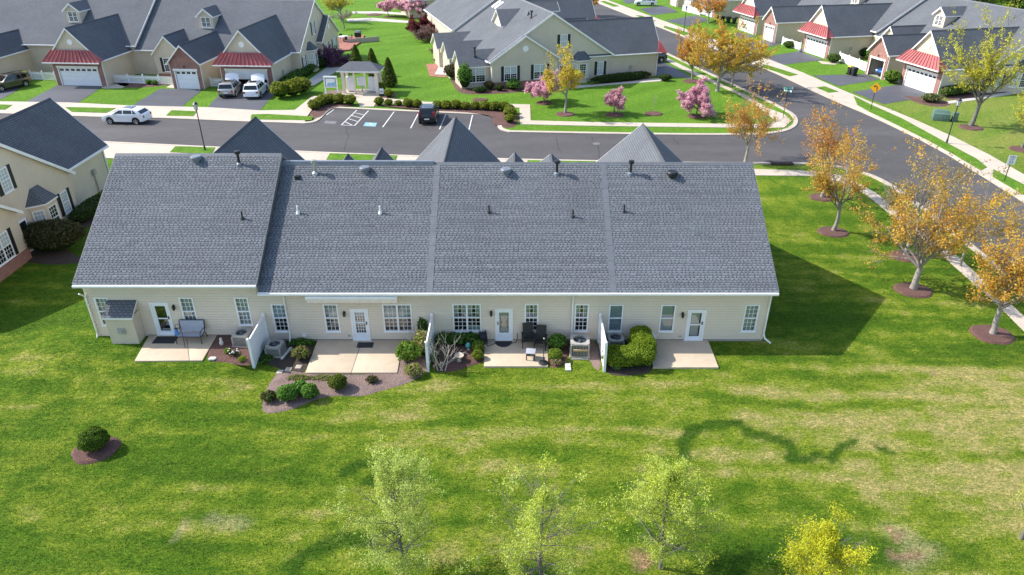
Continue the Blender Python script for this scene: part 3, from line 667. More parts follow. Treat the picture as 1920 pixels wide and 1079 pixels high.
            if open_<0.95:
                b=q.mb(); n=4; ph=(dh)/n
                for i in range(n):
                    za,zb=z0+i*ph*(1-open_),z0+(i+1)*ph*(1-open_); b.box(sc-dw/2,sc+dw/2,df+.06,df+.10,za+.008,zb-.008)
                    nn=int(dw/.62)
                    for j in range(nn):
                        x0=sc-dw/2+dw*(j+.12)/nn; x1=sc-dw/2+dw*(j+.88)/nn
                        if not (i==n-1 and open_==0): b.box(x0,x1,df+.045,df+.0597,za+.09,zb-.09)
                b.face([(sc-dw/2,df+.11,z0),(sc+dw/2,df+.11,z0),(sc+dw/2,df+.11,dh),(sc-dw/2,df+.11,dh)])
                gd=b.build('garage_door','door_white',R_)
                if open_==0:
                    nn=int(dw/.62)
                    for j in range(nn):
                        x0=sc-dw/2+dw*(j+.16)/nn; x1=sc-dw/2+dw*(j+.84)/nn
                        b=q.mb(); b.box(x0,x1,df+.05,df+.0595,dh-ph+.16,dh-.14); b.build('door_pane','glass_dark',gd)
            if open_>0:
                b=q.mb(); b.box(sc-h+.02,sc+h-.02,df+.2,-.2,0.005,.03); b.build('garage_floor','garage_floor',R_)
                b=q.mb(); b.face([(sc-h+.05,-.3,0),(sc+h-.05,-.3,0),(sc+h-.05,-.3,zw),(sc-h+.05,-.3,zw)]); b.face([(sc-h+.05,df+.22,dh+.1),(sc+h-.05,df+.22,dh+.1),(sc+h-.05,-.3,dh+.1),(sc-h+.05,-.3,dh+.1)]); b.build('garage_interior','stone_tan',R_)
            b=q.mb(); b.box(sc-.07,sc+.07,df-.16,df-.095,dh+.36,dh+.62); b.build('wall_lamp','metal_black',R_)
        else:
            b=q.mb(); b.face([(sc-h,df,0),(sc+h,df,0),(sc+h,df,zw),(sc,df,zr-.15),(sc-h,df,zw)]); b.build('gable_wall',gable,R_)
        # roof: two slopes, white rake boards
        fo=foh
        for sg in (-1,1):
            b=q.mb(); e=sc+sg*(h+oh); pts=[(e,df-fo,ze),(e,dback,ze),(sc,dback,zr),(sc,df-fo,zr)]
            if sg>0: pts=[pts[1],pts[0],pts[3],pts[2]]
            b.roof(*pts); b.build('wing_roof',['shingle','trim_white'],R_)
            b=q.mb(); n=.17
            b.hexa([(sc,df-fo-.03,zr-.19),(e,df-fo-.03,ze-.19),(e,df-fo-.003,ze-.19),(sc,df-fo-.003,zr-.19)],[(sc,df-fo-.03,zr+.02),(e,df-fo-.03,ze+.02),(e,df-fo-.003,ze+.02),(sc,df-fo-.003,zr+.02)])
            b.build('rake_board','trim_white',R_)
            b=q.mb(); x0=e+.003*sg; b.box(min(x0,x0+.11*sg),max(x0,x0+.11*sg),df-fo+.02,-.45,ze-.14,ze-.03); b.build('gutter','gutter_white',R_)
            b=q.mb(); xx=sc+sg*(h+.05); b.box(xx-.04,xx+.04,df+.06,df+.16,0.02,ze-.05); b.build('downspout','gutter_white',R_)
        b=q.mb(); b.hexa([(sc-.14,df-fo,zr-.14*k+.012),(sc+.14,df-fo,zr-.14*k+.012),(sc+.14,dback,zr-.14*k+.012),(sc-.14,dback,zr-.14*k+.012)],[(sc-.015,df-fo,zr+.035),(sc+.015,df-fo,zr+.035),(sc+.015,dback,zr+.035),(sc-.015,dback,zr+.035)]); b.build('ridge_cap','shingle',R_)
        if pent:                                                # red standing-seam pent roof over the garage door
            z1=ze+1.25; z0=ze-.12; hh=h+oh+.12; o1=.95; tw=hh-1.15
            b=q.mb(); b.hexa([(sc-hh,df-o1,z0),(sc+hh,df-o1,z0),(sc+hh,df+.35,z0),(sc-hh,df+.35,z0)],[(sc-hh,df-o1,z0+.03),(sc+hh,df-o1,z0+.03),(sc+tw,df-foh-.035,z1),(sc-tw,df-foh-.035,z1)])
            n=13
            for i in range(n+1):
                f=i/n; xa=sc-hh+2*hh*f; xb=sc-tw+2*tw*f
                b.hexa([(xa-.05,df-o1,z0+.03),(xa+.05,df-o1,z0+.03),(xb+.05,df-foh-.035,z1),(xb-.05,df-foh-.035,z1)],[(xa-.03,df-o1-.05,z0+.13),(xa+.03,df-o1-.05,z0+.13),(xb+.03,df-foh-.09,z1+.07),(xb-.03,df-foh-.09,z1+.07)])
            b.build('pent_roof','metal_red',R_)
            b=q.mb(); b.box(sc-hh,sc+hh,df-o1-.12,df-o1-.012,z0-.10,z0+.02); b.build('pent_gutter','gutter_white',R_)
        if vent:
            b=q.mb(); zc=ze+(zr-ze)*.56
            for i in range(20):
                a0,a1=2*math.pi*i/20,2*math.pi*(i+1)/20
                for r0,r1,n0,n1 in ((0,.34,-.06,-.06),(.34,.34,-.06,0)):
                    b.face([(sc+r0*math.cos(a0),df+n0,zc+r0*math.sin(a0)),(sc+r1*math.cos(a0),df+n1,zc+r1*math.sin(a0)),(sc+r1*math.cos(a1),df+n1,zc+r1*math.sin(a1)),(sc+r0*math.cos(a1),df+n0,zc+r0*math.sin(a1))] if r0 else [(sc,df+n0,zc),(sc+r1*math.cos(a0),df+n1,zc+r1*math.sin(a0)),(sc+r1*math.cos(a1),df+n1,zc+r1*math.sin(a1))])
            b.build('round_vent','trim_white',R_)
    def dormer(q,sc,df,z0,w=1.9,hw=1.5,zrise=0.95,dback=6.5):
        h=w/2; b=q.mb(); ze=z0+hw
        for s in (sc-h,sc+h): b.face([(s,df,z0-1.2),(s,dback,z0-1.2),(s,dback,ze),(s,df,ze)])
        b.face([(sc-h,df,z0-1.2),(sc+h,df,z0-1.2),(sc+h,df,ze),(sc,df,ze+zrise-.1),(sc-h,df,ze)]); b.build('dormer_wall',q.mat,q.root)
        for sg in (-1,1):
            e=sc+sg*(h+.25); zz=ze-.05; pts=[(e,df-.3,zz),(e,dback,zz),(sc,dback,ze+zrise),(sc,df-.3,ze+zrise)]
            b=q.mb(); b.roof(*(pts if sg<0 else [pts[1],pts[0],pts[3],pts[2]])); b.build('dormer_roof',['shingle','trim_white'],q.root)
            b=q.mb(); b.hexa([(sc,df-.33,ze+zrise-.2),(e,df-.33,zz-.2),(e,df-.303,zz-.2),(sc,df-.303,ze+zrise-.2)],[(sc,df-.33,ze+zrise+.02),(e,df-.33,zz+.02),(e,df-.303,zz+.02),(sc,df-.303,ze+zrise+.02)]); b.build('dormer_rake','trim_white',q.root)
        q.window((sc,df),(1,0),(0,-1),1.25,1.25,z0+.12,double=True)
    def end_wall(q,ze,door=True):
        """end elevation at s = 0: windows with shutters, bay, lower gable with a round vent"""
        A,N=(0,1),(-1,0); R_=q.root
        q.window((0,1.25),A,N,.85,1.6,.75,shutters=True,style='glass_blind')
        q.window((0,6.3),A,N,.95,1.55,4.3,shutters=True,style='glass_blind')
        # bay window: three-sided box with a small hip roof
        d0,d1=2.75,5.15; e=.75; b=q.mb(); pts=[(0,d0),(-e,d0+.6),(-e,d1-.6),(0,d1)]
        for a,c in zip(pts[:-1],pts[1:]): b.face([(*a,0),(*c,0),(*c,2.75),(*a,2.75)])
        b.build('bay_wall',q.mat,R_)
        po=[(-.001,d0-.25),(-e-.2,d0+.48),(-e-.2,d1-.48),(-.001,d1+.25)]; dm=(d0+d1)/2; b=q.mb()
        tp=[(-.001,dm-.45,3.75),(-.06,dm-.35,3.75),(-.06,dm+.35,3.75),(-.001,dm+.45,3.75)]
        for i in range(3):
            E0,E1=(*po[i],2.8),(*po[i+1],2.8); b.roof(E0,E1,tp[i+1],tp[i],.1)
        b.build('bay_roof',['shingle','trim_white'],R_)
        q.window((-e,dm),(0,1),(-1,0),.95,1.75,.65,style='glass_dark',style2='glass_dark')
        for (x0,y0),(x1,y1) in ((pts[0],pts[1]),(pts[2],pts[3])):
            L=math.hypot(x1-x0,y1-y0); a_=((x1-x0)/L,(y1-y0)/L); n_=(-a_[1],a_[0]); 
            if n_[0]>0: n_=(-n_[0],-n_[1])
            q.window(((x0+x1)/2,(y0+y1)/2),a_,n_,.72,1.75,.65,style='glass_blind')
        if door:
            b=q.mb(); b.box(-.06,-.004,5.75,6.85,0.05,2.3); dd=b.build('entry_door','door_white',R_)
            b=q.mb(); b.box(-.085,-.0605,5.9,6.7,.35,2.15); b.build('door_pane','glass_dark',dd)
        # lower gable
        d0,d1=7.15,q.D+.02; e=.55; dm=(d0+d1)/2; zr=ze+2.9; b=q.mb(); k=(zr-ze)/((d1-d0)/2+.3); zw=ze+k*.3-.15
        b.face([(-e,d0,0),(-e,d1,0),(-e,d1,zw),(-e,dm,zr-.15),(-e,d0,zw)])
        for dd in (d0,d1): b.face([(-e,dd,0),(0.02,dd,0),(0.02,dd,zw),(-e,dd,zw)])
        b.build('gable_wall',q.mat,R_)
        b=q.mb(); b.box(-e-.07,-e-.004,d0,d1,0,.75); b.build('brick_base','brick',R_)
        for sg,ed in ((-1,d0-.3),(1,d1+.3)):
            b=q.mb(); b.roof((-e-.28,ed,ze),(1.9,ed,ze),(3.2,dm,zr),(-e-.28,dm,zr)); b.build('gable_roof',['shingle','trim_white'],R_)
            b=q.mb(); x0,x1=-e-.31,-e-.283; b.hexa([(x0,dm,zr-.2),(x0,ed,ze-.2),(x1,ed,ze-.2),(x1,dm,zr-.2)],[(x0,dm,zr+.02),(x0,ed,ze+.02),(x1,ed,ze+.02),(x1,dm,zr+.02)]); b.build('rake_board','trim_white',R_)
        b=q.mb(); zc=ze+1.35
        for i in range(20):
            a0,a1=2*math.pi*i/20,2*math.pi*(i+1)/20; b.face([(-e-.07,dm,zc),(-e-.07,dm+.36*math.cos(a0),zc+.36*math.sin(a0)),(-e-.07,dm+.36*math.cos(a1),zc+.36*math.sin(a1))]); b.face([(-e-.07,dm+.36*math.cos(a0),zc+.36*math.sin(a0)),(-e-.07,dm+.36*math.cos(a1),zc+.36*math.sin(a1)),(-e,dm+.36*math.cos(a1),zc+.36*math.sin(a1)),(-e,dm+.36*math.cos(a0),zc+.36*math.sin(a0))])
        b.build('round_vent','trim_white',R_)
        for dd in (dm-1.9,dm+1.9): q.window((-e,dd),A,N,1.65,1.75,.85,double=True,shutters=True,style='glass_blind',style2='glass_dark')
        # white rake boards of the big gable
    def rakes(q,s,sg,ze,zr,oh=.42,mat='trim_white'):
        for dd in (-oh,q.D+oh):
            b=q.mb(); x0,x1=s+sg*.003,s+sg*.035; x0,x1=min(x0,x1),max(x0,x1)
            b.hexa([(x0,q.D/2,zr-.22),(x0,dd,ze-.22),(x1,dd,ze-.22),(x1,q.D/2,zr-.22)],[(x0,q.D/2,zr+.02),(x0,dd,ze+.02),(x1,dd,ze+.02),(x1,q.D/2,zr+.02)]); b.build('rake_board',mat,q.root)
    def meter(q,s,d,z=1.2,N=(-1,0)):
        b=q.mb()
        if N[0]: b.box(s-.004,s+N[0]*.16,d-.18,d+.18,z,z+.4); b.box(s-.004,s+N[0]*.07,d-.04,d+.04,.05,z-.003)
        else: b.box(s-.18,s+.18,d,d+N[1]*.16,z,z+.4); b.box(s-.04,s+.04,d,d+N[1]*.07,.05,z-.003)
        b.build('meter_box','ac_metal',q.root)
    def pipe(q,s,d,z,h=.5,r=.05,mat='vent_black',cap=False,boot=None):
        b=MB(); p=q.P(s,d,z); b.tube((p[0],p[1],z-.25),(p[0],p[1],z+h),r,r,10,0)
        b.lathe([(r*2.6,-.12),(r*2.2,.05),(r*1.05,.12)],(p[0],p[1],z),10,1)
        if cap: b.lathe([(r*1.05,h-.02),(r*2.1,h),(r*2.1,h+.16),(0,h+.2)],(p[0],p[1],z),10,0)
        b.build('vent_pipe',[mat,boot or mat],q.root,smooth=True)
    def mushroom(q,s,d,z,mat='vent_grey'):
        b=MB(); p=q.P(s,d,z); b.lathe([(.2,-.3),(.2,.08),(.30,.10),(.31,.24),(.27,.29),(0,.31)],(p[0],p[1],z),20); b.build('roof_vent',mat,q.root,smooth=True)
def picket_fence(label,p,q,h=1.05,solid=False,grp='white picket fences between the garages'):
    p,q=Vector(p),Vector(q); L=(q-p).length; rz=math.atan2(q.y-p.y,q.x-p.x); r=thing('picket_fence',label,'fence',(*p,0),rz,grp)
    n=max(1,round(L/2.2)); 
    for i in range(n+1):
        b=MB(); x=L*i/n; b.box(x-.06,x+.06,-.06,.06,0,h+.08); b.lathe([(.1,h+.08),(.1,h+.12),(0,h+.2)],(x,0,0),4); b.build('post','vinyl_white',r)
    b=MB(); b.box(0,L,-.025,.025,.12,.2); b.box(0,L,-.025,.025,h-.28,h-.2); b.build('rail','vinyl_white',r)
    b=MB(); st=.14 if not solid else .102; k=int(L/st)
    for i in range(k): x=(i+.5)*L/k; b.box(x-(.042 if not solid else .05),x+(.042 if not solid else .05),-.045,-.027,.06,h)
    setp(b.build('picket','vinyl_white',r),kind='stuff'); return r
# ------------------------------------------------------------------ the townhouse row whose back faces us
MX,MY,MD=-22.0,31.95,13.2
M=Row('townhouse_row','long beige townhouse row with grey shingle roof and four back patios',(MX,MY+MD,0),math.pi,-1,MD,'siding_beige')
S=lambda X: X-MX                                               # world x -> s; the back wall is d = MD
def back(px,py): X,z=Wy(px,py,MY); return X-MX,z
EXPO=0.142
def shingle_field(name,s0,s1,de,ze,dr,zr,seed):
    """laminated shingles of one slope: courses stepped, tabs raised, every tab its own tone"""
    r=np.random.default_rng(seed); L=math.hypot(dr-de,zr-ze); ud,uz=(dr-de)/L,(zr-ze)/L; nd,nz=(-uz if dr>de else uz),abs(ud); nd=-uz*np.sign(ud)
    n=int(L/EXPO); Vs=[];Cs=[];k=0
    def quad(a,b,c,d,cc): Vs.append([a,b,c,d]); Cs.append(cc)
    light=np.array([0.158,0.171,0.190]); dark=np.array([0.070,0.076,0.086])
    P=lambda s,t,h: (-s, de+ud*t+nd*h, ze+uz*t+nz*h)
    for i in range(n+1):
        t0=i*EXPO; t1=min(t0+EXPO+.012,L); tm=t0+EXPO*.58
        if t1-t0<.02: continue
        tone=r.uniform(.90,1.08)
        x=s0
        while x<s1:                                             # backing strip in pieces
            x2=min(s1,x+r.uniform(.8,1.3)); cl=light*tone*r.uniform(.86,1.10)
            quad(P(x,t0,.014),P(x2,t0,.014),P(x2,tm,.010),P(x,tm,.010),dark*r.uniform(.7,1.35)); quad(P(x,tm,.010),P(x2,tm,.010),P(x2,t1,.003),P(x,t1,.003),cl); x=x2
        quad(P(s0,t0,-.004),P(s1,t0,-.004),P(s1,t0,.014),P(s0,t0,.014),dark)
        x=s0-r.uniform(0,.2)
        while x<s1:
            wd=r.uniform(.085,.16) if r.random()<.88 else r.uniform(.18,.30); gp=r.uniform(.055,.10); a,b_=max(s0,x),min(s1,x+wd); x+=wd+gp
            if b_-a<.03: continue
            cl=light*tone*r.uniform(.88,1.13)*np.array([1,1,1])*(1 if r.random()>.06 else .75)
            cl=cl*np.array([r.uniform(.97,1.04),1,r.uniform(.96,1.03)])
            ta=tm+EXPO*.02
            quad(P(a,t0,.024),P(b_,t0,.024),P(b_,ta,.019),P(a,ta,.019),cl); quad(P(a,t0,.0),P(b_,t0,.0),P(b_,t0,.024),P(a,t0,.024),dark)
            quad(P(a,t0,.012),P(a,t0,.024),P(a,ta,.019),P(a,ta,.010),dark); quad(P(b_,t0,.012),P(b_,t0,.024),P(b_,ta,.019),P(b_,ta,.010),dark)
    V=np.array(Vs).reshape(-1,3); C=np.repeat(np.array(Cs),4,0)
    bl=fbm(V[:,0],V[:,1],77,.35,4)[:,None]; C=C*(0.88+0.24*bl)
    warm=fbm(V[:,0],V[:,1],91,.5,3)[:,None]; C=C*(1+np.array([.04,0,-.03])*np.clip(warm-.5,0,1)*2.2)
    o=link('shingle',np_mesh(name,V,np.arange(len(V)).reshape(-1,4),'shingle_tab',C),M.root); setp(o,kind='stuff'); return o
SEC=[(0.0,8.97,3.69,8.20),(8.97,35.35,3.24,7.68)]
for i,(a,b_,ze,zr) in enumerate(SEC):
    M.body(a,b_,ze,zr,rake=(.2,.10) if i==0 else (-.10,.2),back_wall=False)
for (a,b_,ze,zr,sd_) in ((-.2,9.07,3.69,8.20,1),(9.07,17.63,3.24,7.68,2),(17.97,26.98,3.24,7.68,3),(27.32,35.55,3.24,7.68,4)):
    shingle_field('shingle',a,b_,MD+.42,ze,MD/2,zr,sd_)
for s in (17.8,27.15):                                         # smooth cover strips over the party walls
    b=M.mb(); k=(7.68-3.24)/(MD/2+.42)
    for j in range(9):
        f0,f1=j/9,(j+1)/9; d0=MD+.42-(MD/2+.42)*f0; d1=MD+.42-(MD/2+.42)*f1; z0=3.24+4.44*f0; z1=3.24+4.44*f1
        b.hexa([(s-.17,d0,z0+.002),(s+.17,d0,z0+.002),(s+.17,d1+.0,z1+.002),(s-.17,d1,z1+.002)],[(s-.17,d0,z0+.036),(s+.17,d0,z0+.036),(s+.17,d1,z1+.026),(s-.17,d1,z1+.026)])
    b.build('roof_strip','flashing',M.root)
b=M.mb(); b.hexa([(8.97,MD/2-.2,7.50),(17.6,MD/2-.2,7.50),(17.6,MD/2+.2,7.50),(8.97,MD/2+.2,7.50)],[(8.97,MD/2-.1,7.80),(17.6,MD/2-.1,7.80),(17.6,MD/2+.1,7.80),(8.97,MD/2+.1,7.80)]); b.build('ridge_vent','vent_grey',M.root)
# step between the two roofs: siding cheek and drip edge
b=M.mb(); b.face([(9.0,MD+.40,3.1),(9.0,MD+.40,3.58),(9.0,MD/2,8.05),(9.0,MD/2,7.5)]); b.build('roof_cheek','siding_plain',M.root)
# rake trims
M.rakes(-.2,-1,3.69,8.20,mat='flashing'); M.rakes(9.07,1,3.69,8.20,mat='flashing'); M.rakes(35.55,1,3.24,7.68,mat='flashing')
# openings of the back wall, read off the photo: (left px, right px, top, bottom) at mid height
def opening(tl,tr,bl,br,yt,yb):
    sa,zt=back((tl+bl)/2,(yt+yb)/2); sb,_=back((tr+br)/2,(yt+yb)/2); _,zt=back((tl+tr)/2,yt); _,zb=back((bl+br)/2,yb)
    return [sa,sb,zb,zt]
BL,CO='blind_white','blind_cool'
WINS=[((175,202,192,218,557.6,610),False,[[(0,1,BL)]]),((334,361,347.6,374,557.6,610),False,[[(0,1,BL)]]),((437.6,464,449.5,476,557.6,610),False,[[(0,1,BL)]]),
      ((507.5,536,516.6,544,570,622),False,[[(.5,1,CO)]]),((604.6,633,612,639,570,622),False,[[(.40,1,BL)]]),((716,772,721,774,570,622),True,[[(.46,1,BL)],[(.5,1,BL)]]),
      ((848,902,850,903,569.6,621.5),True,[[(.48,1,'tie')],[(.5,1,'tie'),(0,.16,'blind_cool')]]),((983,1010,984,1009,569.6,621.5),False,[[(.5,1,'tie')]]),((1078,1104.7,1075.6,1102,569.6,621.5),False,[[(.5,1,'tie')]]),
      ((1142.5,1169.5,1138.5,1165.6,571,622),False,[[(0,1,CO)]]),((1240.5,1268,1233.7,1262,571,622),False,[[(0,1,CO)]]),((1398,1425,1388.4,1416,571,622),False,[[(0,1,BL)]])]
DOORS=[((279,315,297,331,567,629.5),1,'storm'),((656,689.5,662.5,696,579,637),2,'grid'),((928.5,961.6,928.5,961.6,579,639),3,'oval'),((1290,1325,1282.5,1317,580,638.5),4,'storm_light')]
holes=[]
for q,dbl,st in WINS:
    o=opening(*q)
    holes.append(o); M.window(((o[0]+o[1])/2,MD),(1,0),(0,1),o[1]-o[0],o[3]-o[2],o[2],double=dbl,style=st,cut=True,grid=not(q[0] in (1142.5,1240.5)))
DO=[]
for q,u,kind in DOORS:
    o=opening(*q); o[2]=0.12 if u>1 else 0.46; DO.append(o); holes.append(o)
def siding_wall(name,s0,s1,z0,z1,holes,d=MD):
    b=M.mb(); H_=.155; n=math.ceil((z1-z0)/H_); GR=.025; DP=.036
    for i in range(n):
        za=z0+i*H_; zb=min(za+H_,z1)
        ys=sorted({za,za+GR,zb}|{h_[k] for h_ in holes for k in (2,3) if za<h_[k]<zb})
        for y0,y1 in zip(ys[:-1],ys[1:]):
            seg=[(s0,s1)]
            for h_ in holes:
                if h_[2]<(y0+y1)/2<h_[3]:
                    seg=[q for a,c in seg for q in ((a,min(c,h_[0])),(max(a,h_[1]),c)) if q[1]-q[0]>.005]
            pr=lambda zz: .008+DP*(1-(zz-za)/H_)
            for a,c in seg:
                if y1<=za+GR+1e-6: b.face([(a,d-.06,y0),(c,d-.06,y0),(c,d-.06,y1),(a,d-.06,y1)]); continue
                b.face([(a,d+pr(y0),y0),(c,d+pr(y0),y0),(c,d+pr(y1),y1),(a,d+pr(y1),y1)])
                if abs(y0-za-GR)<1e-6: b.face([(a,d-.06,y0),(c,d-.06,y0),(c,d+pr(y0),y0),(a,d+pr(y0),y0)])
                if abs(y1-zb)<1e-6: b.face([(a,d-.06,y1),(c,d-.06,y1),(c,d+pr(y1),y1),(a,d+pr(y1),y1)])
    return setp(b.build(name,'siding_plain',M.root),kind='stuff')
siding_wall('siding',0.06,8.97,0.14,3.80,[h_ for h_ in holes if h_[0]<8.97]); siding_wall('siding',8.97,35.29,0.14,3.38,[h_ for h_ in holes if h_[0]>8.97])
b=M.mb(); b.box(0,35.35,MD-.12,MD-.005,0,.139); b.build('foundation','foundation',M.root)
for s in (0.03,35.32):
    b=M.mb(); b.box(s-.06,s+.06,MD-.03,MD+.035,.14,3.3); b.build('corner_post','trim_white' if False else 'siding_plain',M.root)
# doors
for (o,(q,u,kind)) in zip(DO,DOORS):
    sc=(o[0]+o[1])/2; w=o[1]-o[0]; z0,z1=o[2],o[3]; T=lambda a,n,z,sc=sc: M.P(sc+a,MD+n,z); f=.09
    b=MB(T); b.box(-w/2,-w/2+f,-.1,.05,z0,z1); b.box(w/2-f,w/2,-.1,.05,z0,z1); b.box(-w/2+f,w/2-f,-.1,.05,z1-f,z1); b.box(-w/2-.02,w/2+.02,-.1,.10,z0-.06,z0-.001)
    fr=b.build('door_frame','trim_white',M.root)
    b=MB(T); x0,x1=-w/2+f,w/2-f; st=.13; zt=z1-f; zb=z0
    px0,px1=x0+st,x1-st; pz0,pz1=(zb+(.2 if u in(1,4) else .42)),zt-.14
    b.box(x0,px0,-.05,.01,zb,zt); b.box(px1,x1,-.05,.01,zb,zt); b.box(px0,px1,-.05,.01,zb,pz0); b.box(px0,px1,-.05,.01,pz1,zt)
    if u!=3: zm=(pz0+pz1)/2; b.box(px0,px1,-.045,.005,zm-.03,zm+.03)
    dr=b.build('door','door_white',M.root)
    b=MB(T); b.face([(px0,-.02,pz0),(px1,-.02,pz0),(px1,-.02,pz1),(px0,-.02,pz1)]); b.build('pane','glass',dr)
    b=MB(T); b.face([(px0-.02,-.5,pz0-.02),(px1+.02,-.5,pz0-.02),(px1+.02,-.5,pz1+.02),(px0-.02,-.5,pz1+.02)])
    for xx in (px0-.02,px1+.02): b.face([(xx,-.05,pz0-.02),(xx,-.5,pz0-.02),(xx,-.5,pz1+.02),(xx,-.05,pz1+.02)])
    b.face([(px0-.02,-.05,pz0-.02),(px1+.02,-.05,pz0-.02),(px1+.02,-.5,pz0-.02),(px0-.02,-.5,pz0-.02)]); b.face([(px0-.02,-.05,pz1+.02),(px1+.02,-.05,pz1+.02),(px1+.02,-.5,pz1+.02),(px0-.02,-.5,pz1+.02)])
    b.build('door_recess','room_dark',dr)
    if u==2:
        b=MB(T); 
        for i in range(1,4): xx=px0+(px1-px0)*i/4; b.box(xx-.012,xx+.012,-.03,-.008,pz0,pz1)
        for i in range(1,7): zz=pz0+(pz1-pz0)*i/7; b.box(px0,px1,-.031,-.009,zz-.012,zz+.012)
        b.build('muntin','trim_white',dr)
        b=MB(T); b.box(px0,px1,-.12,-.10,pz0+(pz1-pz0)*.74,pz1); b.build('blind','blind_white',dr)
        b=MB(T); b.box(px0,px1,-.30,-.28,pz0,pz0+(pz1-pz0)*.74); b.build('curtain','wood_plank',dr)
    if u==3:
        b=MB(T); n=8
        for i in range(n):
            u0,u1=i/n-.5,(i+1)/n-.5; W_=(px1-px0); zs=[pz0,pz0+.25*(pz1-pz0),(pz0+pz1)/2,pz0+.75*(pz1-pz0),pz1]; ws=[.98,.72,.42,.72,.98]; n0,n1=-.07-(i%2)*.03,-.07-((i+1)%2)*.03
            for za,zb_,wa,wb in zip(zs[:-1],zs[1:],ws[:-1],ws[1:]): b.face([(u0*W_*wa,n0,za),(u1*W_*wa,n1,za),(u1*W_*wb,n1,zb_),(u0*W_*wb,n0,zb_)])
        b.build('curtain','curtain',dr)
    if u==4:
        b=MB(T); b.box(px0+.06,px1-.06,-.12,-.10,pz0,pz1); b.build('curtain','curtain',dr)
    if u==1:
        b=MB(T); b.box(px0+.04,px1-.04,-.12,-.10,pz0,pz0+.10); b.face([(px0+.1,-.4,pz0+.1),(px1-.05,-.4,pz0+.1),(px1-.05,-.4,pz0+.75)]); b.build('blind','curtain',dr)
    b=MB(T); xx=(x1-.06) if u!=3 else (x0+.06); b.box(xx-.02,xx+.02,.012,.07,zb+.95,zb+1.12); b.build('handle','metal_black',dr)
for px,py in ((327,576),(646,588),(921,587),(1279.5,590)):
    s,z=back(px,py); b=M.mb(); b.box(s-.06,s+.06,MD+.045,MD+.06,z-.05,z+.16); p=M.P(s,MD+.13,z); b.T=None; b.lathe([(.02,.16),(.075,.1),(.06,-.12),(0,-.16)],p,8,0); b.build('wall_lamp',['metal_black'],M.root)
# downspouts with elbows and outlets
def spout(px,py,outd,drop=True,side=0):
    s,_=back(px,py); zt=3.18; b=M.mb(); y0=MD+.09
    P=[(s,MD+.48,zt),(s,y0,zt-.35),(s,y0,.55),(s+side*.1,y0+.1,.30),(s+side*.6,MD+outd,.10)] if drop else [(s,MD+.48,zt),(s,y0,zt-.35),(s,y0,.2),(s+side*.6,MD+outd,.10)]
    b.T=None; b.path([M.P(*p) for p in P],.045,6); b.build('downspout','gutter_white',M.root)
spout(540,600,.35,True,0); spout(1073,590,1.3,True,0); spout(1436,600,.35,True,.6); spout(176,600,.3,True,-.25)
x,y=G(1065,690); b=MB(); b.box(x-.14,x+.14,y-.3,y+.3,.0,.09); setp(b.build('splash_block','stone_white',bevel=.02),'grey splash block under the long downspout by the third patio','splash block')
x,y=G(539,665); b=MB(); b.hexa([(x-.22,y-.5,.03),(x-.08,y-.5,.03),(x+.14,y+.5,.03),(x-.0,y+.5,.03)],[(x-.22,y-.5,.1),(x-.08,y-.5,.1),(x+.14,y+.5,.14),(x,y+.5,.14)]); setp(b.build('splash_block','stone_white',bevel=.02),'long pale drain trough lying beside the air conditioner of the second patio','splash block')
# fireplace chase with its little shed roof
s0,_=back(228,640); s1=s0+1.42; b=M.mb(); b.box(s0,s1,MD+.04,MD+.80,0,2.05); b.build('chase_wall','siding_beige',M.root)
b=M.mb(); b.roof((s1+.06,MD+.90,2.0),(s0-.06,MD+.90,2.0),(s0-.06,MD+.04,2.58),(s1+.06,MD+.04,2.58),.1); b.build('chase_roof',['shingle','trim_white'],M.root)
for s in (s0,s1): b=M.mb(); b.face([(s,MD+.04,2.0),(s,MD+.8,2.0),(s,MD+.04,2.47)]); b.build('chase_gable','siding_beige',M.root)
b=M.mb(); sm=(s0+s1)/2; b.box(sm-.18,sm+.18,MD+.803,MD+.87,1.0,1.33); b.box(sm-.09,sm+.09,MD+.872,MD+.95,1.09,1.25); b.build('flue_vent','ac_metal',M.root)
# awning
sa,z=back(577,552); sb,_=back(747,552); b=M.mb(); b.box(sa,sb,MD+.10,MD+.56,2.86,3.05); aw=b.build('awning','trim_white',M.root,bevel=.03)
b=M.mb(); n=17
for i in range(n):
    a,c=sa+.08+(sb-sa-.1)*i/n,sa+.08+(sb-sa-.1)*(i+1)/n; m_=(a+c)/2; b.face([(a,MD+.565,2.9),(c,MD+.565,2.9),(c,MD+.565,2.74),(m_+.08,MD+.567,2.70),(m_-.08,MD+.567,2.70),(a,MD+.565,2.74)])
b.build('valance','awning_cloth',aw)
for px,py in ((571,627),(383,618),(1226,629)):
    s,z=back(px,py); b=M.mb(); b.box(s-.11,s+.11,MD+.045,MD+.10,z-.09,z+.09); b.build('dryer_vent','trim_white',M.root)
for px,py in ((655,629),(1275,630)):
    s,z=back(px,py); b=M.mb(); b.box(s-.05,s+.05,MD+.045,MD+.08,z-.05,z+.05); b.build('outlet','ac_metal',M.root)
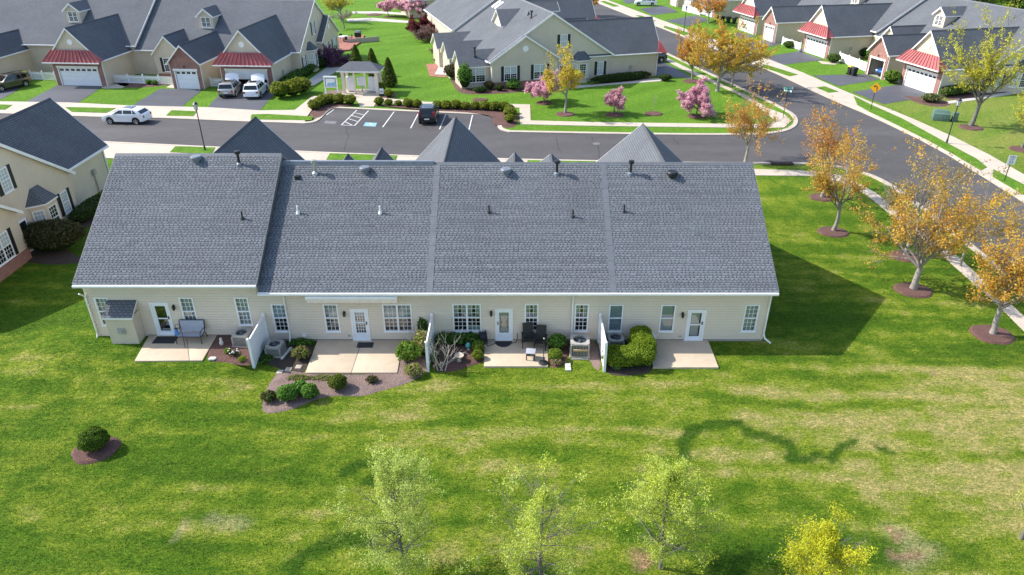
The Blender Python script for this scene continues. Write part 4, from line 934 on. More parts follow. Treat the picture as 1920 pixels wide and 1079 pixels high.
# roof furniture: height of the back slope above a roof spot
def rz_(X,d): 
    ze,zr=(3.69,8.20) if X-MX<9 else (3.24,7.68); return ze+(zr-ze)*(MD+.42-d)/(MD/2+.42)
def roofspot(px,py):
    for i in range(200):
        Yw=MY-.4+7.0*i/200; X,z=Wy(px,py,Yw); d=MD-(Yw-MY)
        if z<=rz_(X,d): return X-MX,d,rz_(X,d)
    return X-MX,MD/2,rz_(X,MD/2)
for px,py,m_ in ((369,303,'vent_grey'),(685,323,'vent_grey'),(949,326,'vent_grey'),(1260,331,'vent_black')): s,d,z=roofspot(px,py); M.mushroom(s,d,z,m_)
for px,py,m_ in ((449,309,'vent_black'),(591,326,'pipe_galv'),(1044,327,'vent_black'),(1182,327,'vent_black')): s,d,z=roofspot(px,py); M.pipe(s,d,z,.62,.075,m_,True,'pipe_galv' if m_=='pipe_galv' else 'vent_grey')
for px,py,m_ in ((455,411,'vent_black'),(559,401,'trim_white'),(713,401,'trim_white'),(917,399,'vent_black'),(1074,408,'vent_black'),(1170,398,'vent_black')): s,d,z=roofspot(px,py); M.pipe(s,d,z,.42,.045,m_,False)
s,d,z=roofspot(558,335); b=M.mb(); b.box(s-.13,s+.13,d-.15,d+.13,z-.1,z+.14); b.build('box_vent','vent_black',M.root)
# garage wings on the street side
for X,zr in ((-18.4,6.95),(-4.05,6.95),(9.45,6.45)): M.wing(X-MX,6.2,-5.2,3.35,zr,5.0,door=(4.9,2.25),pent=False,foh=.3,vent=True,gable='siding_beige')
for X,df,zr in ((-11.6,-3.2,4.85),(-9.4,-4.4,4.95),(0.2,-3.6,4.85),(2.85,-4.6,4.4)): M.wing(X-MX,2.3,df,3.2,zr,4.0)
# ------------------------------------------------------------------ other rows
def std_row(name,label,loc,rz,m,mat,n_sec,doubles,singles,gw,dorm,D=15.2,single_open=(),double_open=(),pent=True):
    q=Row(name,label,loc,rz,m,D,mat)
    ze0,zr0=3.2,8.45
    for i,(a,b_) in enumerate(n_sec):
        ze=ze0+.5*(i%2); zr=zr0+.5*(i%2)
        q.body(a,b_,ze,zr,rake=(.25 if i==0 else .1,.1 if i<len(n_sec)-1 else .25))
        if i==0: q.rakes(-.25,-1,ze,zr)
        if i: q.rakes(a-.1,-1,ze,zr)
    q.end_wall(3.2)
    for s in doubles:
        q.wing(s,6.3,-6.8,3.1,6.9,5.2,door=(4.9,2.2),pent=pent,vent=True,gable=mat,open_=.52 if s in double_open else 0)
    for s in singles: q.wing(s,3.7,-7.4,3.05,5.2,3.2,door=(2.6,2.2),gable='brick',open_=1.0 if s in single_open else 0,oh=.25)
    for s in gw:
        q.wing(s,3.6,-2.4,3.15,5.35,3.0,gable=mat,oh=.25); q.window((s,-2.4),(1,0),(0,-1),1.7,1.7,.95,double=True,shutters=True)
        b=q.mb(); b.box(s-1.8,s+1.8,-2.46,-2.404,0,.7); b.build('brick_base','brick',q.root)
    for s in dorm:
        kz=3.2+.5*(1 if (len(n_sec)>1 and s>n_sec[0][1]) else 0); q.dormer(s,2.9,kz+2.25)
    return q
# across the street on the left: fronts face us, end wall on the right
ax,ay=G(561,100,3.1)
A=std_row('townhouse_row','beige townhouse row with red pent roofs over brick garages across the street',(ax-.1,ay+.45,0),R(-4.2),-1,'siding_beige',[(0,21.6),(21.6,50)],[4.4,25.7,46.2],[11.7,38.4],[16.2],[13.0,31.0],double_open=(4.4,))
A.meter(1.25,-3.4)
# the centre house: end wall faces us, garages face the side street
bx,by=G(1141,150)
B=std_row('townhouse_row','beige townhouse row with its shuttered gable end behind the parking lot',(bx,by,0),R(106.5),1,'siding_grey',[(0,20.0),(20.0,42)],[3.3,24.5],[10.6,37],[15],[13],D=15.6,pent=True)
B.meter(0.15,-3.0)
for s,dp,w in ((2.3,3.6,3.6),(8.4,3.8,4.2),(15.2,3.8,4.2)):       # sunrooms at the back, gable ends facing left
    b=B.mb(); D=B.D; b.face([(s-w/2,D,0),(s-w/2,D+dp,0),(s-w/2,D+dp,2.7),(s-w/2,D,2.7)]); b.face([(s+w/2,D,0),(s+w/2,D+dp,0),(s+w/2,D+dp,2.7),(s+w/2,D,2.7)]); b.face([(s-w/2,D+dp,0),(s+w/2,D+dp,0),(s+w/2,D+dp,2.7),(s,D+dp,4.1),(s-w/2,D+dp,2.7)]); b.build('sunroom_wall','siding_grey',B.root)
    for sg in (-1,1):
        b=B.mb(); e=s+sg*(w/2+.25); P_=[(e,D-3.0,2.6),(e,D+dp+.3,2.6),(s,D+dp+.3,4.25),(s,D-3.0,4.25)]; b.roof(*(P_ if sg<0 else [P_[1],P_[0],P_[3],P_[2]])); b.build('sunroom_roof',['shingle','trim_white'],B.root)
B.window((2.3-1.8,B.D+1.8),(0,1),(-1,0),2.4,1.7,.7,double=True,style='glass_blind',style2='glass_dark')
b=B.mb(); b.box(6.24,6.296,B.D+1.4,B.D+2.4,0,2.1); dd=b.build('entry_door','door_white',B.root)
b=B.mb(); b.box(6.215,6.238,B.D+1.6,B.D+2.2,.4,1.95); b.build('door_pane','glass_dark',dd)
# cross gable high on the roof and skylights
for s in (9.5,):
    b=B.mb(); w=4.4; D=B.D
    b.face([(s-w/2,D-3.6,3),(s+w/2,D-3.6,3),(s+w/2,D-3.6,6.1),(s,D-3.6,7.6),(s-w/2,D-3.6,6.1)]); b.face([(s-w/2,D-3.6,3),(s-w/2,D/2,3),(s-w/2,D/2,6.1),(s-w/2,D-3.6,6.1)]); b.build('dormer_wall','siding_grey',B.root)
    for sg in (-1,1):
        b=B.mb(); e=s+sg*(w/2+.25); P_=[(e,D/2,6.0),(e,D-3.3,6.0),(s,D-3.3,7.75),(s,D/2,7.75)]; b.roof(*(P_ if sg<0 else [P_[1],P_[0],P_[3],P_[2]])); b.build('dormer_roof',['shingle','trim_white'],B.root)
    B.window((s,D-3.6),(1,0),(0,1),1.5,1.5,4.3,double=True)
for s,d,h in ((3.4,9.4,.7),(5.2,9.2,.35),(1.5,17.2,.9)): 
    zz=3.2+5.25*(1-abs(d-7.8)/8.22) if d<15 else 3.6; B.pipe(s,d,zz,h,.09,'vent_black',h>.5)
for s in (17.0,18.4):
    b=B.mb(); k=5.25/8.22; d0,d1=9.2,10.4; z=lambda d: 3.2+k*(15.6+.42-d); b.hexa([(s-.4,d0,z(d0)-.02),(s+.4,d0,z(d0)-.02),(s+.4,d1,z(d1)-.02),(s-.4,d1,z(d1)-.02)],[(s-.4,d0,z(d0)+.1),(s+.4,d0,z(d0)+.1),(s+.4,d1,z(d1)+.1),(s-.4,d1,z(d1)+.1)]); b.build('skylight','trim_white',B.root)
# right side of the side street: fronts face the street, end wall nearest us
cx_,cy_=50.1,84.4; th=R(-77.6); Yl=(-math.sin(th),math.cos(th))
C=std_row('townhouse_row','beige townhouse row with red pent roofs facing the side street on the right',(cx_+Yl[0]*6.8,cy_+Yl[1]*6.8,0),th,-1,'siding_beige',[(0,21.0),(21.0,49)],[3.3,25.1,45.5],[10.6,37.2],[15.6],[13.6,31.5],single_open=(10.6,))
C.meter(21.6,-3.5)
# further row beyond it
ex,ey=40.9-.8,130.4+9.5
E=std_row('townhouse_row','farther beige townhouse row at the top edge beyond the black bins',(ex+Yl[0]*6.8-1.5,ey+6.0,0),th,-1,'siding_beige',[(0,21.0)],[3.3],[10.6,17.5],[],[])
# left neighbour: end wall faces right
lx,ly=G(142,323,3.2)
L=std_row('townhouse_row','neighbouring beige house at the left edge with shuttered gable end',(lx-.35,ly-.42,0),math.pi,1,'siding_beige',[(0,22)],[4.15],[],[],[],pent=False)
L.meter(0.95,-4.6,1.5)
# gable end of a house at the top edge behind the pink tree
q=Row('house','pale house wall with dark shutters behind the pink blossom trees',(*G(860,18),0),R(200),1,8,'siding_beige'); q.body(0,12,3.2,6.2); q.window((0,2.0),(0,1),(-1,0),1.2,1.6,.8,shutters=True); q.window((9.6,8),(1,0),(0,1),1.2,1.6,.8,shutters=True,style='glass_dark')
# ------------------------------------------------------------------ fences
picket_fence('white picket fence left of the leftmost red roofed garage',G(60,150),G(106,152)); picket_fence('white picket fence between the leftmost red roofed garage and the brick gable garage',G(214,156),G(329,160)); picket_fence('short white picket fence beside the garage with parked cars',G(397,163),G(424,164))
picket_fence('solid low white fence left of the open garage on the right',G(1572,115),G(1626,136),1.2,True); picket_fence('low white fence between the open garage and the nearest red roofed garage',G(1664,152),G(1690,157),1.1,True)
picket_fence('low white fence right of the single brick garage farther up the side street',G(1466,84),G(1500,95),1.1,True); picket_fence('white fence at the top edge between far garages',G(1280,21),G(1312,29),1.2,True)
def privacy(label,X,y0,y1,h0=1.78,h1=1.70):
    r=thing('privacy_fence',label,'fence',(X,y1,0),0,'white privacy fences between the patios'); L=y0-y1
    for yy in (0,L):
        b=MB(); b.box(-.065,.065,yy-.065,yy+.065,0,h1+.05); b.lathe([(.09,h1+.05),(.09,h1+.08),(0,h1+.14)],(0,yy,0),4); b.build('post','vinyl_white',r)
    n=14
    for i in range(n):
        b=MB(); a=.065+(L-.13)*i/n; c=.065+(L-.13)*(i+1)/n; b.box(-.02,.02,a+.003,c-.003,.08,h1-.10); b.build('board','vinyl_white',r)
    for z0,z1 in ((.05,.14),(h1-.13,h1)):
        b=MB(); b.box(-.035,.035,.067,L-.067,z0,z1); b.build('rail','vinyl_white',r)
privacy('white privacy fence between the first and second patios from the left',-13.0,31.85,29.45); privacy('white privacy fence beside the bare white stemmed shrub',-4.2,31.85,29.2); privacy('white privacy fence left of the big clipped hedge',4.62,31.85,29.2)
# ================================================================== vegetation
def leaf_quads(P,size,rng,cols,flat=0.0,aspect=1.5,nrm=None):
    """P (n,3) leaf centres -> quads with colour"""
    n=len(P); a=rng.normal(size=(n,3)); 
    if nrm is not None: a=a+nrm*flat
    a/=np.linalg.norm(a,axis=1,keepdims=True); b=rng.normal(size=(n,3)); b-=a*(a*b).sum(1,keepdims=True); b/=np.linalg.norm(b,axis=1,keepdims=True); c=np.cross(a,b)
    s=size*rng.uniform(.6,1.3,(n,1)); b=b*s*aspect*.5; c=c*s*.5
    V=np.stack([P-b,P+c,P+b,P-c],1).reshape(-1,3)
    return V,np.arange(4*n).reshape(-1,4),np.repeat(cols,4,0)
def palette(rng,n,pal,jit=.18):
    pal=np.array(pal); i=rng.integers(0,len(pal),n); j=rng.integers(0,len(pal),n); f=rng.random((n,1)); c=pal[i]*(1-f)+pal[j]*f
    return np.clip(c*rng.uniform(1-jit,1+jit,(n,1)),0.001,1)
class Wood:
    def __init__(s): s.V=[];s.F=[];s.n=0
    def tube(s,pts,rad,k):
        pts=np.array(pts); m=len(pts); d=np.gradient(pts,axis=0); d/=np.linalg.norm(d,axis=1,keepdims=True)+1e-9
        ref=np.array([0.31,0.17,0.93]) if abs(d[0][2])<.9 else np.array([1,0,0.1]); a=np.cross(d,ref); a/=np.linalg.norm(a,axis=1,keepdims=True)+1e-9; b=np.cross(d,a)
        t=np.arange(k)*2*np.pi/k; R_=np.array(rad)[:,None,None]
        ring=pts[:,None,:]+R_*(np.cos(t)[None,:,None]*a[:,None,:]+np.sin(t)[None,:,None]*b[:,None,:])
        s.V.append(ring.reshape(-1,3)); i=np.arange(m*k).reshape(m,k)+s.n; j=np.roll(i,-1,1)
        s.F.append(np.stack([i[:-1],j[:-1],j[1:],i[1:]],-1).reshape(-1,4)); s.n+=m*k
    def arrays(s): return np.concatenate(s.V),np.concatenate(s.F)
def grow(w,rng,p,d,L,r,lev,maxlev,tips,nsub,spread,up,wob):
    st=5 if lev==0 else 4; pts=[p]; dirs=[d]; 
    for i in range(st):
        d=d+rng.normal(0,wob,3)+np.array([0,0,up]); d=d/np.linalg.norm(d); p=p+d*L/st; pts.append(p); dirs.append(d)
    r1=r*.45 if lev<maxlev else r*.3; rad=np.linspace(r,r1,st+1); w.tube(pts,rad,7 if lev==0 else 5 if lev==1 else 3)
    if lev>=maxlev-1:
        for i in range(1,st+1): tips.append((pts[i],dirs[i],lev))
    if lev<maxlev:
        for c in range(nsub[lev]):
            f=(c+rng.uniform(.3,1.0))/nsub[lev]; i=min(st,max(1,int(round(f*st)))); ax=rng.normal(size=3); ax-=dirs[i]*ax.dot(dirs[i]); ax/=np.linalg.norm(ax)
            a=rng.uniform(.55,1.15)*spread; nd=dirs[i]*math.cos(a)+ax*math.sin(a)
            grow(w,rng,pts[i],nd/np.linalg.norm(nd),L*rng.uniform(.45,.68),max(.006,rad[i]*.62),lev+1,maxlev,tips,nsub,spread,up,wob)
def broad_tree(seed,h,hw,trunk,pal,nleaf=14,leaf=.13,bark='bark',r0=.13,limbs=7,tilt=(.25,.95),cluster=.10,up=.10,lean=0.0,nsub=(5,4,3),drop=0.0,aspect=1.6):
    """vase-shaped broadleaf; returns (wood mesh, leaf mesh)"""
    rng=np.random.default_rng(seed); w=Wood(); tips=[]
    p=np.zeros(3); pts=[p]; rad=[r0*1.35]
    for i in range(4): p=p+np.array([rng.normal(0,.03)+lean*.25,rng.normal(0,.03),trunk/4]); pts.append(p); rad.append(r0*(1-.07*i))
    w.tube(pts,rad,9)
    for i in range(limbs):
        a=2*math.pi*i/limbs+rng.uniform(-.4,.4); tl=rng.uniform(*tilt) if i else .08; d=np.array([math.sin(tl)*math.cos(a),math.sin(tl)*math.sin(a),math.cos(tl)])
        z=p-np.array([0,0,rng.uniform(0,.25)*trunk]) if i else p
        grow(w,rng,z,d,(h-trunk)*rng.uniform(.50,.68)*(1.15 if i==0 else 1),r0*rng.uniform(.42,.6),1,4,tips,(0,)+nsub,.75,up,.10)
    WV,WF=w.arrays(); TP=np.array([t_[0] for t_ in tips]); TD=np.array([t_[1] for t_ in tips])
    top=np.percentile(TP[:,2],99.5); rr=np.percentile(np.hypot(TP[:,0],TP[:,1]),97)
    def fit(A):
        A=A.copy(); k=np.clip((A[:,2]-trunk*.9)/(trunk*.3+.1),0,1); A[:,0]*=1+(hw/rr-1)*k; A[:,1]*=1+(hw/rr-1)*k; m=A[:,2]>trunk; A[m,2]=trunk+(A[m,2]-trunk)*(h-trunk)/(top-trunk); return A
    WV=fit(WV); TP=fit(TP)
    if drop>0:
        m=vnoise(TP[:,0]+7*seed,TP[:,1]+TP[:,2]*.7,seed,1/1.1)>drop; TP=TP[m] if m.sum()>50 else TP
    n=len(TP); P=np.repeat(TP,nleaf,0)+rng.normal(0,cluster,(n*nleaf,3)); c=palette(rng,n,pal,.12); c=np.repeat(c,nleaf,0)*rng.uniform(.75,1.3,(n*nleaf,1))
    LV,LF,LC=leaf_quads(P,leaf,rng,c,aspect=aspect)
    return np_mesh('trunk',WV,WF,bark),np_mesh('crown',LV,LF,'leaf',LC)
def young_tree(seed,h,hw,pal,nleaf=30,leaf=.07,r0=.075,bark='bark_grey',low=.10,dens=1.0):
    """central leader with feathery side branches"""
    rng=np.random.default_rng(seed); w=Wood(); pts=[np.array([0,0,0.])]; n=9
    for i in range(n): pts.append(pts[-1]+np.array([rng.normal(0,.035),rng.normal(0,.035),h*.96/n]))
    w.tube(pts,np.linspace(r0,.012,n+1),7); A=np.array(pts); P=[];D=[]
    nb=int(46*dens)
    for i in range(nb):
        f=low+(1-low)*((i+rng.random())/nb); f=min(f,.985); z=f*n; j=min(n-1,int(z)); base=A[j]*(1-(z-j))+A[j+1]*(z-j)
        prof=math.sin(math.pi*min(1,(f*0.9+.1))**1.25)**.75*.95+.14; L=hw*prof*rng.uniform(.65,1.2)
        a=i*2.399+rng.uniform(-.5,.5); ti=rng.uniform(.15,.65)+.5*f; d=np.array([math.cos(a)*math.cos(ti),math.sin(a)*math.cos(ti),math.sin(ti)]); q=[base]
        for k in range(5): d=d+rng.normal(0,.10,3)+np.array([0,0,.03]); d/=np.linalg.norm(d); q.append(q[-1]+d*L/5)
        w.tube(q,np.linspace(r0*.34*(1-f*.6),.005,6),4)
        for k in range(1,6):
            for t_ in range(2):
                if k<2 and rng.random()<.5: continue
                dd=d+rng.normal(0,.75,3); dd/=np.linalg.norm(dd); l2=L*.33*rng.uniform(.5,1.2); e=q[k]+dd*l2; w.tube([q[k],(q[k]+e)/2+rng.normal(0,.02,3),e],[.006,.005,.003],3)
                for m in (.4,.7,1.0): P.append(q[k]+(e-q[k])*m)
            P.append(q[k])
    P=np.array(P); m=vnoise(P[:,0]*1.3+seed,P[:,1]*1.3+P[:,2],seed+5,1.3)>.46; P=P[m]
    c=palette(rng,len(P),pal,.12); PP=np.repeat(P,nleaf,0)+rng.normal(0,.095,(len(P)*nleaf,3)); c=np.repeat(c,nleaf,0)*rng.uniform(.75,1.3,(len(PP),1))
    LV,LF,LC=leaf_quads(PP,leaf,rng,c,aspect=2.4); WV,WF=w.arrays()
    return np_mesh('trunk',WV,WF,bark),np_mesh('crown',LV,LF,'leaf',LC)
def plant_tree(name,label,px,meshes,group,rz=0,scale=1.0,world=None):
    x,y=world or G(*px); r=thing(name,label,'tree',(x,y,0),rz,group); r.scale=(scale,scale,scale)
    link('trunk',meshes[0],r); link('crown',meshes[1],r); return r
OR=[(.62,.29,.04),(.68,.37,.05),(.54,.23,.05),(.60,.40,.07),(.42,.34,.10)]
ORD=[(.62,.23,.06),(.66,.30,.06),(.52,.21,.08),(.60,.36,.08)]
YO=[(.60,.38,.05),(.66,.46,.06),(.54,.32,.05),(.45,.40,.08),(.62,.35,.05)]
YG=[(.55,.54,.05),(.60,.57,.06),(.44,.46,.05),(.48,.40,.06)]
PK=[(.70,.37,.46),(.78,.48,.54),(.58,.27,.36),(.82,.60,.63)]
g_or='orange budding street trees'; g_pk='pink blossoming trees'
def otree(label,px,topy,hwpx,seed,pal=OR,nleaf=12,trunk=1.7,leaf=.10,drop=.38,g=g_or,**k):
    nleaf=max(1,int(round(nleaf*.36))) if g!=g_pk else int(nleaf*.55); leaf=leaf*.8; hwpx=hwpx*(1.22 if g==g_or else 1.1)
    x,y=G(*px); _,h=Wy(px[0],topy,y); zc=y*math.cos(PITCH)+(CAM_H-h*.6)*math.sin(PITCH); hw=hwpx/FPX*zc
    return plant_tree('street_tree',label,px,broad_tree(seed,h,hw,trunk,pal,nleaf,leaf,drop=drop,**k),g)
otree('orange budding tree standing at the kerb just behind the roof ridge on the right',(1397,306),160,62,1)
otree('orange red budding tree at the street corner, farthest of the row along the right lawn',(1541,371),186,68,2,pal=ORD+OR)
otree('slim golden budding tree in the mulch ring nearest the roof edge on the right lawn',(1562,434),262,66,3,pal=YO+OR,trunk=2.2)
otree('pale grey sparsely budding tree behind the broad golden tree beside the path',(1697,480),300,72,4,pal=[(.33,.30,.12),(.30,.24,.10),(.36,.20,.04)],nleaf=7,drop=.42)
otree('broad golden orange budding tree with thick grey trunk beside the right path',(1712,543),280,92,5,pal=YO+OR,r0=.19,limbs=9,nleaf=11)
otree('golden orange budding tree cut by the right edge of the photo',(1860,628),388,68,6,pal=OR+YO,r0=.14,limbs=8)
otree('orange branches of a tree on the verge at the right edge beyond the path',(1800,500),330,80,16,pal=YO,nleaf=7,drop=.5,trunk=2.4,r0=.07)
otree('largest golden tree on the verge at the side street bend',(1345,172),36,68,7,pal=YO,nleaf=15,leaf=.17,r0=.2,limbs=9,drop=.18,trunk=2.0)
otree('golden tree beside the driveway left of the largest golden tree',(1298,150),58,36,8,pal=YO+ORD,nleaf=12,leaf=.15)
otree('slim olive gold tree on the verge right of the largest golden tree',(1373,163),75,46,9,pal=YO+YG,nleaf=9,leaf=.15)
otree('orange tree in front of the far garages at the top edge',(1328,44),-14,34,10,pal=ORD+OR,nleaf=12,leaf=.17)
otree('golden tree in front of the shuttered gable house',(1060,213),92,41,11,pal=YO+YG,nleaf=12,leaf=.14,trunk=2.3)
otree('orange tree crown showing above the roofs at the top edge',(1100,30),-30,26,12,pal=OR,nleaf=12,leaf=.17)
otree('yellow green spring tree with spreading crown before the right houses',(1820,237),12,72,13,pal=YG,nleaf=10,leaf=.14,r0=.2,limbs=9,bark='bark_grey',trunk=2.6,g='yellow green trees on the right lawn')
otree('thin yellow green tree cut by the right edge above the speed limit sign',(1916,279),150,48,14,pal=YG,nleaf=6,drop=.42,bark='bark_grey',r0=.11,g='yellow green trees on the right lawn')
g_pk='pink blossoming trees'
def ptree(label,px,topy,hwpx,seed,**k):
    a=dict(pal=PK,nleaf=18,leaf=.14,trunk=1.1,drop=.28,r0=.07,tilt=(.4,1.25),bark='bark_grey',up=.02,limbs=8); a.update(k); return otree(label,px,topy,hwpx,seed,g=g_pk,**a)
ptree('pink blossom tree before the shuttered gable house, left of the golden tree',(1020,192),134,32,21)
ptree('small sparse pinkish tree on the lawn between the golden tree and the sapling',(1152,213),165,21,22,nleaf=7,drop=.35,pal=PK+[(.45,.22,.14)])
ptree('round pink blossom tree beside the path near the largest golden tree',(1305,217),153,34,23,nleaf=24,trunk=.8)
ptree('largest pink blossom tree at the top edge behind the lawn',(766,32),-16,42,24,nleaf=20,leaf=.2)
ptree('smaller pink blossom tree left of the largest at the top edge',(728,31),2,16,25,leaf=.2)
ptree('dark red leaved tree beside the sunrooms of the centre house',(793,70),28,34,26,nleaf=18,pal=[(.14,.025,.03),(.20,.04,.04),(.10,.02,.03),(.22,.07,.06)],leaf=.18,trunk=.6)
ptree('low purple flowering shrub tree at the end wall of the far left row',(622,122),86,32,27,pal=[(.22,.08,.20),(.28,.12,.24),(.12,.05,.10),(.16,.10,.10)],trunk=.3,nleaf=10,leaf=.12)
ptree('bare pinkish brown bush tree under the dark red tree',(800,78),48,26,28,pal=[(.24,.15,.14),(.30,.18,.18),(.18,.11,.09)],nleaf=5,trunk=.4)
otree('olive tree at the top edge behind the far left row',(640,40),-20,34,29,pal=YG+[(.2,.14,.05)],nleaf=7,leaf=.16,g='trees behind the far left row')
otree('bare brown branched tree beside the end of the far left row',(645,55),18,26,30,pal=[(.22,.15,.11),(.28,.2,.15)],nleaf=4,leaf=.12,g='trees behind the far left row')
otree('thin bare sapling staked on the lawn right of the small pinkish tree',(1225,212),178,7,31,pal=[(.4,.38,.3)],nleaf=1,leaf=.06,r0=.025,trunk=1.0,limbs=3,nsub=(2,2,1),g='sapling')
FG=[(.42,.52,.11),(.50,.58,.14),(.52,.58,.18),(.35,.45,.09),(.53,.58,.11)]
FY=[(.58,.56,.03),(.52,.53,.03),(.62,.58,.04),(.44,.50,.03)]
FM=[(.50,.58,.05),(.56,.61,.05),(.44,.53,.06)]
for lab,px,h,hw,pal,sd_,dn,lf in (('airy pale green young tree, leftmost along the bottom edge',(762,1084),4.7,1.7,FG,41,1.3,.075),('yellow green young tree with bare inner twigs at the bottom middle',(1012,1122),5.2,1.75,FM+FG,42,1.2,.075),('sparse light green young tree with pinkish soil at its foot at the bottom',(1238,1066),4.5,1.65,FG+FM,43,1.05,.075),('bright yellow leaved young tree at the bottom edge',(1508,1165),4.0,1.4,FY,44,1.2,.075),('faint pale green young tree in the lower right corner',(1915,1010),3.0,.9,FM,45,.35,.06)):
    plant_tree('young_tree',lab,px,young_tree(sd_,h,hw,pal,leaf=lf*.42,dens=dn,nleaf=22 if dn>.5 else 10),'young trees along the bottom edge')
# ------------------------------------------------------------------ shrubs
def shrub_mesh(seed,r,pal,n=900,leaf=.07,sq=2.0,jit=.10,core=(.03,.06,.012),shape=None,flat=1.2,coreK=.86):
    rng=np.random.default_rng(seed); d=rng.normal(size=(n,3)); d/=np.linalg.norm(d,axis=1,keepdims=True); d[:,2]=np.where(d[:,2]<-.25,-d[:,2]*.6,d[:,2])
    s=(np.abs(d)**sq).sum(1)**(-1/sq); b=d*s[:,None]; lump=1+(vnoise(b[:,0]*2.2+seed,b[:,1]*2.2+b[:,2]*2.2,seed,1.0)-.5)*.22
    P=b*np.array(r)*(lump*rng.uniform(1-jit,1+jit*.5,n))[:,None]+np.array([0,0,r[2]]); P[:,2]=np.maximum(P[:,2],.03)
    c=palette(rng,n,pal,.2); V,F_,C=leaf_quads(P,leaf,rng,c,flat,1.4,d)
    # solid inner mass
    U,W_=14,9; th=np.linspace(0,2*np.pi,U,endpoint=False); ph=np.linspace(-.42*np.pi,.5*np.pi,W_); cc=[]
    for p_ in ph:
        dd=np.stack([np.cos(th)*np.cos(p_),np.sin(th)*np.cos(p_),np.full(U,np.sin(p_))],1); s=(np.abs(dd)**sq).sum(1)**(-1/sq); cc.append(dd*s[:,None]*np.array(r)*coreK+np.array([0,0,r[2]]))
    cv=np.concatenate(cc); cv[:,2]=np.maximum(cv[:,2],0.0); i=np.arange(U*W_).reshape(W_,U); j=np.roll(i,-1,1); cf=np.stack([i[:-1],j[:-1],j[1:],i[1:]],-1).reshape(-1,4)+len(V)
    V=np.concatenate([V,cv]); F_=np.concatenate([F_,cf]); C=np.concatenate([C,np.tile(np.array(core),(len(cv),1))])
    return np_mesh('shrub',V,F_,'leaf',C)
BOX=[(.15,.20,.016),(.24,.27,.02),(.30,.31,.03),(.10,.15,.016)]
GRN=[(.10,.23,.03),(.15,.31,.045),(.075,.16,.022),(.20,.36,.06)]
DKG=[(.035,.065,.015),(.055,.10,.022),(.07,.12,.027)]
BRN=[(.10,.075,.035),(.14,.10,.05),(.07,.06,.025),(.09,.10,.03)]
LIM=[(.22,.30,.03),(.28,.36,.04),(.16,.24,.03)]
TAN=[(.34,.29,.14),(.42,.36,.18),(.25,.25,.10),(.30,.20,.12)]
def shrub(label,px,me,name='shrub',group=None,rz=0,sc=1.0,z=0,world=None,cat='shrub'):
    x,y=world or G(*px)
    if world is None and TER(x,y)>.25: x,y=G(*px,.36); z=.36
    o=link(name,me); o.location=(x,y,z); o.rotation_euler=(0,0,rz); o.scale=(sc,sc,sc); return setp(o,label,cat,group)
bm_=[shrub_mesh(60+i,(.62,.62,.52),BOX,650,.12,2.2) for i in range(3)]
bl=[((590,207),'lowest clipped boxwood at the left curve of the parking lot kerb'),((599,202),'second boxwood up the left curve of the parking lot kerb'),((609,198),'third boxwood up the left curve of the parking lot kerb'),((620,195),'fourth boxwood up the left curve of the parking lot kerb'),((637,196),'boxwood left of the one nearest the mailbox shelter steps'),((657,197),'largest boxwood on the left of the mailbox shelter steps')]
names=['first','second','third','fourth','fifth','sixth','seventh','eighth','ninth','tenth','eleventh','twelfth','thirteenth']
row2=[(711,198),(729,199),(747,200),(766,202),(782,203),(821,205),(837,206),(855,206),(872,207),(891,207),(910,208),(929,209),(946,209)]
bl+=[(p,'%s boxwood from the left in the row along the parking lot'%names[i]) for i,p in enumerate(row2)]
bl+=[((955,214),'upper boxwood of the three down the right side of the parking lot'),((956,221),'middle boxwood of the three down the right side of the parking lot'),((956,231),'lowest boxwood of the three down the right side of the parking lot'),((714,173),'boxwood just right of the mailbox shelter columns'),((729,183),'boxwood right of the accessible parking sign')]
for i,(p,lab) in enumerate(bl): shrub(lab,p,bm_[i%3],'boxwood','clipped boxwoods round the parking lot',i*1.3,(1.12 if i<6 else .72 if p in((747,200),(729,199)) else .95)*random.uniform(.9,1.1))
for i,(p,lab) in enumerate((((527,184),'left of three big boxwoods beside the garage with parked cars'),((549,181),'middle of three big boxwoods beside the garage with parked cars'),((567,175),'right of three big boxwoods beside the garage with parked cars'))): shrub(lab,p,bm_[i],'boxwood','big boxwoods beside the far garage',i,1.75)
def hedge(label,pa,pb,w_,h_,pal,seed,leaf=.13,n=1800,name='hedge'):
    a,b=Vector(G(*pa)),Vector(G(*pb)); L=(b-a).length; me=shrub_mesh(seed,(L/2,w_/2,h_/2),pal,n,leaf,4.0)
    o=shrub(label,None,me,name,None,math.atan2(b.y-a.y,b.x-a.x),1,0,tuple((a+b)/2),'hedge'); return o
hedge('dark clipped hedge along the side wall of the garage with parked cars',(533,163),(592,132),1.3,1.1,DKG+GRN,70,.15)
shrub('dark round shrub at the end of the far dark hedge',(600,128),shrub_mesh(71,(.9,.9,.7),DKG,700,.14),'shrub')
hedge('dark hedge along the blank wall of the centre house',(1112,158),(1216,148),1.1,1.0,DKG,72,.15)
shrub('round green shrub before the brick base of the centre house',(962,169),shrub_mesh(73,(.85,.8,.65),GRN,700,.13)); shrub('dark red low shrub under the sunroom windows',(917,168),shrub_mesh(74,(.6,.6,.5),BRN,500,.12)); shrub('low dark green shrub right of the sunroom windows',(936,171),shrub_mesh(75,(.6,.5,.4),DKG,400,.12)); shrub('low dark green shrubs left of the sunroom windows',(900,174),shrub_mesh(76,(.9,.5,.35),DKG,500,.12))
shrub('reddish brown bush beside the grey patio of the centre house',(850,148),shrub_mesh(77,(1.2,1.1,.95),BRN+[(.14,.07,.05)],900,.13)); shrub('tall fresh green shrub at the sunroom corner of the centre house',(872,168),shrub_mesh(78,(.85,.85,1.5),GRN,1300,.15,jit=.3))
shrub('low dark shrub beside the driveway of the centre house',(1247,152),shrub_mesh(79,(.8,.6,.4),DKG,500,.13)); 
